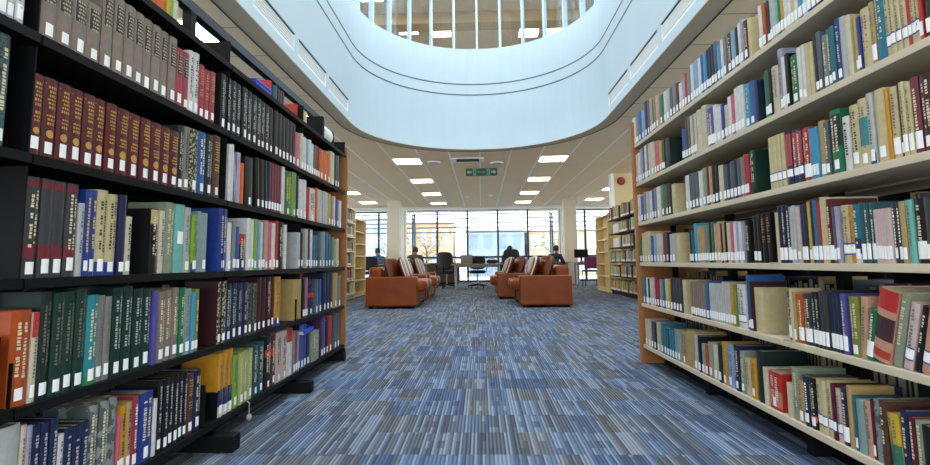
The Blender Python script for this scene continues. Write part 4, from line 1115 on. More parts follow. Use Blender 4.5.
R4 3.2719 0.0553 0.1878 cream - 0 0
R4 3.3272 0.0553 0.1925 cream - 0 0
R4 3.3844 0.0592 0.1887 skyblue - 0 0
R4 3.4436 0.0592 0.1829 blue - 0 0
R4 3.5037 0.0610 0.2181 creamy - 0 0
R4 3.5647 0.0610 0.2175 creamy - 0 0
R4 3.6257 0.0610 0.2118 creamy - 0 0
R4 3.6764 0.0405 0.1627 green - 0 0
R4 3.7170 0.0405 0.1572 slate - 0 0
R5 1.2942 0.0378 0.1956 charcoal - 0 0
R5 1.3320 0.0378 0.2038 charcoal - 0 0
R5 1.3670 0.0265 0.1829 peach stripe+biglab -14 1
R5 1.3925 0.0184 0.1863 black nolab -15 2
R5 1.4191 0.0286 0.1910 palepink stripe+biglab -14 2
R5 1.4550 0.0302 0.2156 sage nolab -15 2
R5 1.5097 0.0723 0.2185 peach redtop+nolab+pictured -16 2
R5 1.5613 0.0272 0.1598 green biglab -12 2
R5 1.5910 0.0282 0.1920 peach nolab -6 2
R5 1.6305 0.0425 0.1905 olive - 0 2
R5 1.6717 0.0224 0.1963 violet biglab 0 2
R5 1.6936 0.0188 0.1931 inkblue silver+biglab 0 1
R5 1.7124 0.0188 0.1985 inkblue silver+biglab 0 1
R5 1.7312 0.0188 0.1888 inkblue silver+biglab 0 1
R5 1.7540 0.0200 0.2024 charcoal biglab 0 1
R5 1.7740 0.0200 0.1995 charcoal biglab 0 1
R5 1.7963 0.0247 0.1871 black silver+biglab 0 2
R5 1.8211 0.0247 0.1915 black silver+biglab 0 2
R5 1.8570 0.0406 0.1837 charcoal biglab 0 2
R5 1.8943 0.0318 0.1778 burnt biglab 0 2
R5 1.9263 0.0204 0.1876 tan - 0 0
R5 1.9547 0.0364 0.1848 slate biglab 0 2
R5 2.1749 0.0654 0.1902 creamy nolab 0 2
R5 2.2224 0.0265 0.2136 darkmaroon - 0 0
R5 2.2522 0.0331 0.2397 blue - 0 1
R5 2.3073 0.0686 0.1977 white stripe 0 2
R5 2.3678 0.0236 0.1953 olive - 0 0
R5 2.3914 0.0236 0.1985 amber - 0 0
R5 2.4176 0.0250 0.2030 palegrey - 0 0
R5 2.4426 0.0250 0.2013 palegrey - 0 0
R5 2.4677 0.0250 0.2033 palegrey - 0 0
R5 2.4917 0.0231 0.1914 palegrey stripe 0 0
R5 2.5148 0.0231 0.1914 palegrey stripe 0 0
R5 2.5379 0.0231 0.1914 palegrey stripe 0 0
R5 2.5609 0.0231 0.1914 palegrey stripe 0 0
R5 2.5840 0.0231 0.1914 palegrey stripe 0 0
R5 2.6071 0.0231 0.1914 palegrey stripe 0 0
R5 2.6415 0.0458 0.2008 blue - 0 0
R5 2.6774 0.0258 0.1890 taupe stripe 0 0
R5 2.7032 0.0258 0.1890 taupe stripe 0 0
R5 2.7290 0.0258 0.1890 taupe stripe 0 0
R5 2.7548 0.0258 0.1890 taupe stripe 0 0
R5 2.7807 0.0258 0.1890 taupe stripe 0 0
R5 2.8065 0.0258 0.1890 taupe stripe 0 0
R5 2.8323 0.0258 0.1890 taupe stripe 0 0
R5 2.9385 0.0498 0.1955 creamy nolab 0 0
R5 2.9922 0.0460 0.1998 charcoal - 0 0
R5 3.0382 0.0460 0.1998 charcoal - 0 0
R5 3.0842 0.0460 0.1998 charcoal - 0 0
R5 3.1302 0.0460 0.1998 charcoal - 0 0
R5 3.1777 0.0423 0.1874 yellow - 0 0
R5 3.2200 0.0423 0.1912 cream - 0 0
R5 3.2658 0.0493 0.1783 teal - 0 0
R5 3.3151 0.0493 0.1838 seagrey - 0 0
R5 3.3677 0.0448 0.1893 rose - 0 0
R5 3.4125 0.0448 0.1941 rose - 0 0
R5 3.4601 0.0504 0.1882 palepink - 0 0
R5 3.5105 0.0504 0.1881 cream - 0 0
R5 3.5515 0.0317 0.1830 navy - 0 0
R5 3.5832 0.0317 0.1886 white - 0 0
R5 3.6432 0.0882 0.1856 tealblue - 0 0
R6 1.3289 0.0402 0.1546 grey - 0 0
R6 1.3690 0.0402 0.1555 grey - 0 0
R6 1.4032 0.0252 0.1601 black - 0 0
R6 1.4291 0.0237 0.1640 sage nolab 0 2
R6 1.4526 0.0214 0.1670 maroon nolab 0 2
R6 1.4758 0.0231 0.1782 navy nolab 0 2
R6 1.5116 0.0417 0.1572 yellow greenmid+nolab 3 2
R6 1.5460 0.0237 0.1859 brown nolab 0 2
R6 1.5714 0.0234 0.1845 marblegrey nolab 0 2
R6 1.5901 0.0116 0.1768 maroon - 0 1
R6 1.6077 0.0237 0.1688 peach nolab 0 2
R6 1.6376 0.0321 0.1645 seagrey nolab 0 2
R6 1.6619 0.0149 0.1703 teal - 0 1
R6 1.6800 0.0195 0.1967 tan nolab 0 2
R6 1.7061 0.0300 0.1873 inkblue biglab 0 2
R6 1.7341 0.0232 0.1744 palepink stripe 0 2
R6 1.7552 0.0190 0.1853 maroon stripe 0 1
R6 1.7779 0.0264 0.1891 creamy stripe 0 2
R6 1.8043 0.0264 0.1830 creamy stripe 0 2
R6 1.8307 0.0264 0.1820 creamy stripe 0 2
R6 1.8625 0.0340 0.1808 black orangefoot 0 2
R6 1.8974 0.0336 0.1788 inkblue white 0 2
R6 1.9307 0.0273 0.1560 tan - 0 2
R6 1.9658 0.0392 0.1950 sage nolab 0 2
R6 1.9979 0.0250 0.1303 cream nolab 0 0
R6 2.0973 0.0898 0.1492 red pattern 0 2
R6 2.1569 0.0293 0.1549 cream nolab 0 0
R6 2.2001 0.0496 0.2157 blackgreen nolab 0 2
R6 2.2548 0.0442 0.1701 amber - 0 2
R6 2.2970 0.0401 0.1661 creamy nolab 0 2
R6 2.3395 0.0416 0.1894 sage - 0 2
R6 2.3884 0.0525 0.2072 navy - 0 2
R6 2.4494 0.0658 0.1982 skyblue - 0 2
R6 2.5064 0.0440 0.2037 amber - 0 2
R6 2.5491 0.0415 0.1883 blackgreen - 0 0
R6 2.5940 0.0484 0.1777 cream - 0 0
R6 2.6462 0.0560 0.1795 sage - 0 0
R6 2.6951 0.0395 0.1619 burnt - 0 0
R6 2.7329 0.0359 0.1590 seagrey - 0 0
R6 2.7786 0.0434 0.1930 black - 0 0
R6 2.8207 0.0409 0.1936 palegrey - 0 0
R6 2.8936 0.0996 0.2042 tan nolab 0 2
R6 2.9894 0.0864 0.1907 tan - 0 2
R6 3.0555 0.0459 0.1847 seagrey - 0 0
R6 3.1014 0.0459 0.1846 seagrey - 0 0
R6 3.1459 0.0430 0.1707 tealblue - 0 0
R6 3.1888 0.0430 0.1697 tealblue - 0 0
R6 3.2326 0.0446 0.1745 slateteal - 0 0
R6 3.2773 0.0446 0.1765 teal - 0 0
R6 3.3310 0.0630 0.1960 tealblue - 0 0
R6 3.4001 0.0751 0.1903 creamy - 0 0
R6 3.4643 0.0535 0.1846 black - 0 0
R6 3.5178 0.0535 0.1865 slate - 0 0
R6 3.5764 0.0636 0.1842 cream - 0 0
R6 3.6399 0.0636 0.1887 cream - 0 0'''
BK = []
for ln in RAW.strip().split('\n'):
    p = ln.split(); BK.append((p[0], float(p[1]), float(p[2]), float(p[3]), p[4], p[5] if p[5] != '-' else '', float(p[6]), int(p[7])))
ORD = 'zeroth first second third fourth fifth sixth seventh eighth ninth tenth eleventh twelfth thirteenth fourteenth fifteenth'.split()
RN = {'L0': 'top ledge', 'L1': 'second shelf', 'L2': 'third shelf', 'L3': 'fourth shelf', 'L4': 'fifth shelf', 'L5': 'bottom shelf', 'R1': 'top shelf', 'R2': 'second shelf', 'R3': 'third shelf', 'R4': 'fourth shelf', 'R5': 'fifth shelf', 'R6': 'bottom shelf'}
def look(b):
    F = b[5].split('+'); w_ = [LOOKW[s_] for s_ in F if s_ in LOOKW][:2]
    if b[6] > 4: w_.append('leaning')
    return ' '.join(w_[:1]+[PAL[b[4]][1]])
rows_ = {}
for b in BK: rows_.setdefault(b[0], []).append(b)
used = set(); stuff = []; fallback = 0
for row, L in rows_.items():
    L.sort(key=lambda q: q[1]); lk = [look(b) for b in L]; case = 'black bookcase' if row[0] == 'L' else 'beige bookcase'
    k = 0
    while k < len(L):
        e = k
        while e+1 < len(L) and lk[e+1] == lk[k] and L[e+1][1]-L[e][1] < L[e][2]+.05: e += 1
        n = e-k+1; runs = sum(1 for j in range(len(L)) if lk[j] == lk[k] and (j == 0 or lk[j-1] != lk[k]))
        for j in range(k, e+1):
            b = L[j]
            if not b[7]: stuff.append(b); continue
            where = '%s of %s' % (RN[row], case); nxt = lk[e+1] if e+1 < len(L) else 'end panel'; prv = lk[k-1] if k else 'near end'
            if n > 1:
                base = '%s book, %s in its run' % (lk[k], ORD[j-k+1] if j-k+1 < len(ORD) else 'last')
                alts = ['%s, %s' % (base, where), '%s beyond %s, %s' % (base, prv.split(' ')[-1], where), '%s before %s, %s' % (base, nxt.split(' ')[-1], where), '%s beyond %s, %s' % (base, prv, where), '%s before %s, %s' % (base, nxt, where)]
            else:
                alts = ['%s book, %s' % (lk[k], where), '%s book just beyond %s one, %s' % (lk[k], prv, where), '%s book between %s and %s, %s' % (lk[k], prv, nxt, where)]
            if runs > 1: alts = alts[1:]
            lb = next((a for a in alts if a not in used and len(a.replace('-', ' ').split()) <= 16), None)
            if lb is None:
                pos = sum(1 for q in L[:j] if q[7]) + 1; lb = '%s book, %s of %s, %s cm from near end' % (lk[k], RN[row], case, int(b[1]*100)); fallback += 1
                lb = '%s book between %s and %s ones, %s' % (lk[k], prv.split(' ')[-1], nxt.split(' ')[-1], where)
                while lb in used: lb += ' further along'
            used.add(lb)
            make_book(b, lb, 'books on the %s of the %s' % (RN[row], case))
        k = e+1
print('labels fallback', fallback, 'individual', len(used), 'rest', len(stuff))
# the remaining, smaller looking books, together with the ones on far cases and on the back faces
rest = MB(); rr = random.Random(8); cols = list(PAL)
class At:
    def __init__(s, x, y, z, dx): s.x, s.y, s.z, s.dx = x, y, z, dx
    def __call__(s, p): return (s.x+s.dx*p[0], s.y+p[1])
def rest_book(x, y, z, t, h, d, dx, col, lab=True):
    a = At(x, y, z, dx); cover_mesh(rest, t, h, d, cover_mat(col), a)
    xs = sorted((x-dx*(d-.004), x-dx*.006)); rest.box(xs[0], xs[1], y-t/2+.003, y+t/2-.003, z+.003, z+h-.003, PAGE)
    if lab and t > .008: 
        xs = sorted((x, x+dx*.001)); w_ = min(t*.42, .012); z0 = z+rr.uniform(.01, .014); rest.box(xs[0], xs[1], y-w_, y+w_, z0, z0+.038, LAB)
for b in stuff:
    left = b[0][0] == 'L'; dx = 1 if left else -1; F = b[5].split('+')
    if b[0] == 'L0': b = b[:3]+(b[3]*.85,)+b[4:]
    rest_book((XL_-(.035 if b[0] == 'L0' else 0)) if left else XR_, b[1], ROWZ[b[0]]+.0006, b[2]*.95, b[3], .15 if b[0] != 'L0' else .09, dx, b[4], 'nolab' not in F)
MUTED = ['cream', 'creamy', 'palegrey', 'grey', 'tan', 'white', 'navy', 'maroon', 'slate', 'darkgreen', 'brown', 'teal', 'charcoal', 'taupe', 'sage', 'red', 'blue', 'olive']
DARKP = ['navy', 'black', 'charcoal', 'brown', 'darkmaroon', 'blackgreen', 'slate', 'tan']  # dark covers put shade into the gaps behind the front rows
def fill(x, dx, y0, y1, z, hm=.24, d=.15, pal=MUTED, dens=.93, tmin=.018, tmax=.045):
    y = y0+.01
    while y < y1-.04:
        if rr.random() > dens: y += rr.uniform(.04, .14); continue
        t = rr.uniform(tmin, tmax); h = rr.uniform(hm*.78, hm); rest_book(x, y+t/2, z+.0006, t*.96, h, d, dx, pal[int(rr.random()*len(pal))]); y += t
for k in range(0, 6):
    for a, b in zip(DIV[:-1], DIV[1:]):
        if b > 1.2 and k: fill(-1.0885-.38, -1, a+.03, b-.03, ROWZ['L%d' % k], pal=DARKP)
for k in range(1, 7):
    for a, b in zip(DIVR[:-1], DIVR[1:]):
        if b > 1.2: fill(1.18+.48, 1, a+.03, b-.03, ROWZ['R%d' % k], d=.19, pal=DARKP)
# ---------------------------------------------------------------- far bookcases
def far_case(label, x, dx, y0, y1, h, n, fm, sm, bays, dark=False, depth=.3, sides=True):
    o = thing('bookcase', label, 'bookcase', (x, y0, 0)); X = lambda a, b: tuple(sorted((-dx*a, -dx*b)))
    L = y1-y0; zs = [.09+(h-.12)*k/n for k in range(n)] + ([h-.03] if not dark else [])
    for z in zs:
        x0, x1 = X(0, depth); MB().box(x0, x1, .02, L-.02, z-.02, z).build('shelf', sm, o)
    for k in range(bays+1):
        y = L*k/bays; y = min(max(y, .012), L-.012); x0, x1 = X(.0 if sides else depth*.85, depth); MB().box(x0, x1, y-.012, y+.012, 0, h if k in (0, bays) or dark else h-.03).build('side_panel' if sides else 'upright', fm, o)
    x0, x1 = X(depth, depth+.012); MB().box(x0, x1, 0, L, .02, h).build('back_panel', fm, o)
    x0, x1 = X(.03, depth); MB().box(x0, x1, .02, L-.02, 0, .07).build('plinth', BLACK if dark else fm, o)
    return zs
FP = ['cream', 'creamy', 'palegrey', 'lime', 'olive', 'brown', 'tan', 'sage', 'charcoal', 'grey', 'red', 'yellow']
zs = far_case('tall dark bookcase full of books, right of the far aisle by the cream wall', 2.95, -1, 9.0, 11.45, 2.0, 6, CREAM, BLACK, 3, True, sides=False)
for k, z in enumerate(zs):
    pl = FP if k else ['red', 'maroon', 'creamy', 'lime', 'yellow', 'palegrey', 'brown']
    if k == 5: pl = ['brown', 'tan', 'charcoal', 'burnt', 'olive', 'creamy']
    for q in range(3):
        a, b = 9.0+q*.8167, 9.0+(q+1)*.8167
        if q == 2 and k in (3, 4): continue
        fill(2.96, -1, a+.03, b-.03, z, .25 if k < 5 else .3, .18, pl, .95, .02, .05)
BXW = mat('box_white', '#e4e2d8', .6)
for k in (3, 4):
    for q in range(4):
        o = thing('file_box', '%s white archive box of four, %s filled shelf of the dark far bookcase' % (['first', 'second', 'third', 'last'][q], ['third', 'second'][k-3]), 'box', (2.965, 10.72+q*.11, zs[k]), 0, 'white archive boxes on the dark far bookcase')
        MB().box(0, .22, -.048, .048, 0.0005, .17).build('box_body', BXW, o); MB().box(-.003, .223, -.051, .051, .17, .2).build('lid', BXW, o)
far_case('empty pale wood bookcase beyond the dark one, near the right windows', 2.96, -1, 11.55, 12.75, 1.86, 6, PINE, PINE, 1, depth=.19)
zs = far_case('tall black and cream bookcase with books, left of the sofas', -2.75, 1, 9.0, 10.62, 1.95, 6, CREAM, CREAM, 2)
for z in zs[:6]: fill(-2.77, 1, 9.04, 9.78, z, .25, .18, MUTED, .7); fill(-2.77, 1, 9.84, 10.56, z, .25, .18, ['cream', 'charcoal', 'black', 'palegrey', 'burnt', 'grey'], .9)
far_case('empty pale wood bookcase behind the left sofas', -2.78, 1, 10.75, 11.75, 1.78, 6, PINE, PINE, 1)
tag(rest.build('books', None), 'smaller looking books filling the remaining shelf lengths on all bookcases', 'books', None, 'stuff')
zs = far_case('tall black bookcase added beyond the left aisle to block window light', -2.85, 1, -.6, 8.4, 2.0, 6, BLACK, BLACK, 10)  # hidden case, put here to stop side daylight showing through the shelf gaps
for z in zs[:6]:
    for q in range(10): fill(-2.87, 1, -.6+q*.9+.03, .3+q*.9-.03, z, .26, .18, ['tan', 'amber', 'cream', 'navy', 'maroon', 'slate', 'black'], .97)
zs = far_case('tall black bookcase added beyond the right aisle to block window light', 3.1, -1, -.6, 8.4, 2.0, 6, BLACK, BLACK, 10)  # hidden counterpart on the right, also added to block side daylight
for z in zs[:6]:
    for q in range(10): fill(3.12, -1, -.6+q*.9+.03, .3+q*.9-.03, z, .26, .18, DARKP, .97)
# bookends and odd items
def bookend(x, y, z, dx, w_, h_, m_, label):
    o = thing('bookend', label, 'bookend', (x, y, z)); a, b = sorted((0, -dx*w_))
    MB().box(a, b, -.0015, .0015, 0, h_).build('plate', m_, o, bevel=.0006); MB().box(a, b, .0015, .06, .0005, .0025).build('base', m_, o)
bookend(-1.08, 1.085, ROWZ['L4']+.001, 1, .13, .17, BLACK, 'black steel bookend before the orange book on left fifth shelf')
bookend(-1.08, 1.93, ROWZ['L5']+.001, 1, .13, .16, BLACK, 'black steel bookend before the amber binders on left bottom shelf')
bookend(-1.08, 2.86, ROWZ['L4']+.001, 1, .13, .12, BLACK, 'black steel bookend under the tan books on left fifth shelf')
POST = mat('beige_steel', '#b9a88a', .5)
bookend(1.172, 1.985, ROWZ['R4']+.001, -1, .12, .2, POST, 'beige upright bookend beside the navy set on right fourth shelf')
bookend(1.172, 1.93, ROWZ['R5']+.001, -1, .12, .2, POST, 'beige upright bookend in the gap of the right fifth shelf')
o = thing('pen_box', 'bright blue small box lying on the black bookcase top', 'box', (-1.16, 2.42, ROWZ['L0']+.001)); BLUE = mat('bright_blue', '#2146c8', .4)
MB().box(-.05, .05, -.09, .09, 0, .04).build('box_body', BLUE, o, bevel=.004); MB().box(-.052, .052, -.092, .092, .041, .052).build('lid', BLUE, o, bevel=.003)
o = thing('label_roll', 'white and black roll holder on the far end of black bookcase top', 'roll holder', (-1.17, 3.5, ROWZ['L0']+.001))
MB().box(-.06, .06, -.14, -.10, 0, .17).build('side_stand', BLACK, o, bevel=.004); MB().box(-.06, .06, .10, .14, 0, .12).build('side_stand', BLACK, o, bevel=.004)
MB().tube((0, -.09, .075), (0, .09, .075), .065, 20).build('roll', WHITE, o, smooth=False); MB().box(-.06, .07, -.1, .1, 0, .008).build('base', mat('steel_grey', '#6f7780', .4), o)
o = thing('laid_book', 'bright blue book laid flat on top of bottom shelf books, black bookcase', 'book', (-1.16, 3.05, .123+.205)); o.rotation_euler = (0, 0, .12)
mb = MB(); mb.box(-.10, .085, -.13, .13, 0, .003).box(-.10, .085, -.13, .13, .021, .024).box(.085, .088, -.13, .13, 0, .024); mb.build('cover', BLUE, o); MB().box(-.095, .083, -.126, .126, .003, .021).build('page_block', PAGE, o)
o = thing('bookmark_tassel', 'grey cord with a ball hanging from lime books on bottom shelf', 'tassel', (-1.079, 2.02+.25, .1225)); COR = mat('cord', '#8f9088', .7)
MB().tube((0, 0, .01), (.014, 0, -.0), .0025, 8).tube((.014, 0, 0), (.014, 0, -.05), .0025, 8).build('cord', COR, o); MB().ellipsoid((.014, 0, -.062), (.013, .013, .015)).build('ball', COR, o, smooth=True)
# ---------------------------------------------------------------- sofas
LEA = mat('tan_leather', '#7a3602', .36, var=.14, scale=5, bump=.15, spec=.3); LEAD = mat('dark_leather', '#56220c', .3, var=.2, scale=6, bump=.2)
def stripes():
    # leather back, striped cloth front
    M = bpy.data.materials.new('leather_and_striped_cloth'); M.use_nodes = True; nt = M.node_tree; b = nt.nodes['Principled BSDF']
    tc = node(nt, 'ShaderNodeTexCoord'); sp = node(nt, 'ShaderNodeSeparateXYZ'); nt.links.new(tc.outputs['Object'], sp.inputs[0])
    f = mth(nt, 'FRACT', mth(nt, 'ADD', mth(nt, 'MULTIPLY', sp.outputs[1], 4.5), mth(nt, 'MULTIPLY', sp.outputs[0], 14.0)))
    c = mixc(nt, mth(nt, 'GREATER_THAN', f, .42), lin('#c9c6c2'), lin('#7a4630')); c = mixc(nt, mth(nt, 'GREATER_THAN', f, .68), c, lin('#a5a29f')); c = mixc(nt, mth(nt, 'GREATER_THAN', f, .88), c, lin('#3a2c28'))
    c = mixc(nt, mth(nt, 'GREATER_THAN', sp.outputs[0], .012), lin('#5c2a0c'), c)
    nt.links.new(c, b.inputs['Base Color']); b.inputs['Roughness'].default_value = .5
    return M
STR = stripes()
def make_sofa(L=1.5):
    # faces +X; back at x=0, arms 0..0.85, length along y 0..L
    o = thing('sofa', '-', 'sofa')
    MB().box(.02, .83, .17, L-.17, .05, .26).build('base', LEA, o, bevel=.02)
    for y0, y1 in ((0, .2), (L-.2, L)):
        a = MB().box(0, .85, y0, y1, .04, .52).build('arm', LEA, o, bevel=.022, seg=3)
    MB().box(-.0, .24, .2, L-.2, .26, .68).build('backrest', LEA, o, bevel=.06, seg=3)
    W = (L-.4)/2
    for k in range(2):
        MB().ellipsoid((.57, .2+W*(k+.5), .355), (.41, W/2-.003, .105), .35, 28, 14).build('seat_cushion', LEA, o, smooth=True)
    for x in (.08, .77):
        for y in (.08, L-.08): MB().box(x-.03, x+.03, y-.03, y+.03, 0, .045).build('foot', BLACK, o)
    return o
s1 = make_sofa(); s1.location = (-1.91, 8.05, 0); s1['label'] = 'tan leather two-seat sofa on the left, nearest the camera'; s1['group'] = 'leather sofas'
dup(s1, (-1.91, 9.95, 0), 0, 'tan leather two-seat sofa on the left, nearer the windows', 'leather sofas')
dup(s1, (1.47, 9.57, 0), PI, 'tan leather two-seat sofa on the right, nearest the camera', 'leather sofas')
dup(s1, (1.16, 11.45, 0), PI, 'tan leather two-seat sofa on the right, nearer the windows', 'leather sofas')
def pillow(m_): return MB().ellipsoid((0, 0, 0), (.11, .24, .235), .55, 24, 14, fn=lambda q: Vector((q.x*(1-.75*max(abs(q.y)/.24, abs(q.z)/.235)**2.5), q.y, q.z)))
def cushion(x, y, z, rz, tilt, m_, label, sc=1):
    o = tag(pillow(m_).build('cushion', m_, smooth=True), label, 'cushion', 'scatter cushions'); o.location = (x, y, z); o.rotation_euler = (0, tilt, rz); o.scale = (sc, sc, sc); return o
for sx, x0, y0, side, d in ((1, -1.91, 8.05, 'left', 'near'), (1, -1.91, 9.95, 'left', 'far'), (-1, 1.47, 8.07, 'right', 'near'), (-1, 1.16, 9.95, 'right', 'far')):
    zc = .455+.19
    for k, (yy, m_, nm, dx, rz) in enumerate(((.40, LEAD, 'round brown leather', .38, -.35), (.42, STR, 'striped-front', .60, -.12), (1.02, STR, 'farther striped-front', .52, -.12))):
        cushion(x0+sx*dx, y0+yy, zc, (0 if sx > 0 else PI)+sx*rz, -.34, m_, '%s cushion leaning on the %s %s sofa' % (nm, d, side), .9)
# ---------------------------------------------------------------- tables and chairs
TOP = wood_mat('walnut_top', '#8b6a4c', '#a07c5a'); MET = mat('metal_grey', '#7d8184', .35, .6); TTOP = mat('table_pale', '#b9a58f', .4)
def table(label, x, y, w_, d, h, tm, legm, rz=0, r=.03):
    o = thing('table', label, 'table', (x, y, 0), rz)
    MB().box(-w_/2, w_/2, -d/2, d/2, h-.035, h).build('tabletop', tm, o, bevel=.006)
    for a in (-1, 1):
        for b in (-1, 1): MB().tube((a*(w_/2-.12), b*(d/2-.1), 0), (a*(w_/2-.12), b*(d/2-.1), h-.035), r, 12).build('leg', legm, o)
    MB().box(-w_/2+.12, w_/2-.12, -.015, .015, h-.1, h-.035).build('rail', legm, o)
    return o
table('rectangular wooden table between the two rows of sofas', -.12, 13.75, 1.42, .9, .70, TOP, MET, r=.022)
table('small pale side table behind the left sofas, before the seated person', -2.1, 15.5, .9, .6, .72, TTOP, MET)
table('long study desk with pale top at the far right window', 3.45, 15.2, 1.3, .7, .72, TTOP, MET)
table('study desk with screens at the far left window', -3.75, 15.4, 1.2, .7, .72, TTOP, MET)
table('long dark study bench along the wide window, right half', 2.1, 15.95, 1.5, .6, .72, TOP, MET)
cb = thing('low_cabinet', 'low dark brown cabinet under the wide window, left part', 'cabinet', (-1.5, 16.9, 0)); DK = mat('dark_walnut', '#3a2620', .5)
MB().box(-.75, .75, -.2, .2, .06, .7).build('body', DK, cb, bevel=.004); MB().box(-.77, .77, -.22, .22, .7, .73).build('top', DK, cb, bevel=.003)
for x in (-.38, .38): d_ = MB().box(x-.36, x+.36, -.218, -.2, .09, .68).build('door', mat('walnut_door', '#4a3026', .5), cb); h_ = MB().box(x+.28, x+.3, -.235, -.218, .35, .45).build('handle', MET, d_)
MB().box(-.7, .7, -.15, .15, 0, .06).build('plinth', BLACK, cb)
FAB = mat('black_fabric', '#17191d', .8)
def task_chair(label, x, y, rz, back=.5, m_=FAB):
    o = thing('office_chair', label, 'chair', (x, y, 0), rz, 'office chairs')
    MB().ellipsoid((0, 0, .46), (.24, .24, .05), .5, 20, 8).build('seat', m_, o, smooth=True)
    def bend(q): return Vector((q.x, q.y - .12*(q.x/.24)**2, q.z))
    MB().ellipsoid((0, .24, .5+back/2+.03), (.24*(1 if back < .6 else 1.05), .035, back/2), .5, 20, 12, fn=bend).build('backrest', m_, o, smooth=True)
    MB().tube((0, .1, .43), (0, .25, .44), .02).tube((0, .25, .43), (0, .27, .62), .02).build('back_support', BLACK, o)
    for s_ in (-1, 1): MB().tube((s_*.25, .12, .44), (s_*.29, .1, .64), .013, 8).box(s_*.29-.03, s_*.29+.03, -.1, .14, .64, .665).build('armrest', BLACK, o)
    MB().tube((0, 0, .08), (0, 0, .42), .025).build('column', MET, o)
    b = MB()
    for k in range(5): a = 2*PI*k/5+.3; b.tube((0, 0, .1), (math.cos(a)*.29, math.sin(a)*.29, .06), .022, 8, r2=.015)
    b.build('star_base', BLACK, o)
    for k in range(5): a = 2*PI*k/5+.3; MB().tube((math.cos(a)*.29-.012, math.sin(a)*.29, .028), (math.cos(a)*.29+.012, math.sin(a)*.29, .028), .028, 12).build('castor', BLACK, o)
    return o
task_chair('black high-backed office chair at left end of the wooden table', -1.02, 14.5, PI*.9, .52)
task_chair('black swivel chair tucked behind the middle of the wooden table', -.12, 14.45, 0, .4)
task_chair('black high-backed office chair right of the table, person in it', .88, 14.5, PI*.98, .58)
task_chair('black swivel chair at the far left desk by the screens', -3.3, 14.6, PI, .42)
task_chair('black swivel chair at the far right desk, nearer the wood bookcase', 3.7, 14.5, PI, .5)
pc = thing('visitor_chair', 'purple padded chair with thin legs at far right desk', 'chair', (3.2, 14.55, 0), PI); PUR = mat('purple_cloth', '#6a2f62', .8)
MB().box(-.23, .23, -.22, .22, .43, .48).build('seat', PUR, pc, bevel=.02); MB().box(-.23, .23, .2, .24, .52, .86).build('backrest', PUR, pc, bevel=.015)
for a in (-.21, .21):
    for b in (-.2, .22): MB().tube((a, b, 0), (a, b, .44 if b < 0 else .86), .011, 8).build('leg', BLACK, pc)
SCR = mat('screen_black', '#0f1114', .25)
def monitor(label, x, y, z, rz, w_=.5):
    o = thing('computer_monitor', label, 'monitor', (x, y, z), rz, 'computer screens')
    MB().box(-w_/2, w_/2, -.015, .015, .12, .12+w_*.62).build('screen_case', BLACK, o, bevel=.004); MB().box(-w_/2+.02, w_/2-.02, -.0165, -.015, .14, .10+w_*.62).build('screen', SCR, o)
    MB().box(-.03, .03, .015, .03, .01, .2).build('stand', BLACK, o); MB().box(-.12, .12, -.08, .09, 0, .01).build('stand_base', BLACK, o)
monitor('black screen on the far left desk, facing away, larger one', -3.9, 15.35, .72, PI+.2, .52)
monitor('black screen on the far left desk, left neighbour half hidden', -4.25, 15.5, .72, PI-.2, .45)
monitor('black screen on the far right desk before the window', 3.08, 15.3, .72, PI, .42)
monitor('black screen on the far right desk beside the wood bookcase', 3.75, 15.3, .72, PI, .42)
o = thing('laptop_computer', 'grey open laptop on the wooden table, left of its middle', 'laptop', (-.42, 13.8, .70), PI)
MB().box(-.17, .17, -.12, .12, 0, .018).build('keyboard_base', MET, o, bevel=.003); MB().box(-.17, .17, .12, .13, .018, .25).build('lid', mat('laptop_grey', '#6d7173', .4), o, bevel=.003)
o = thing('shoulder_bag', 'black slumped bag lying on the wooden table top', 'bag', (.3, 13.85, .70)); MB().ellipsoid((0, 0, .055), (.16, .1, .055), .6, 20, 10).build('bag_body', FAB, o, smooth=True)
hd = MB(); pr = None
for k in range(9):
    a = PI*k/8; q = (.1*math.cos(a), 0, .09+.05*math.sin(a))
    if pr: hd.tube(pr, q, .007, 8)
    pr = q
hd.build('handle', BLACK, o)
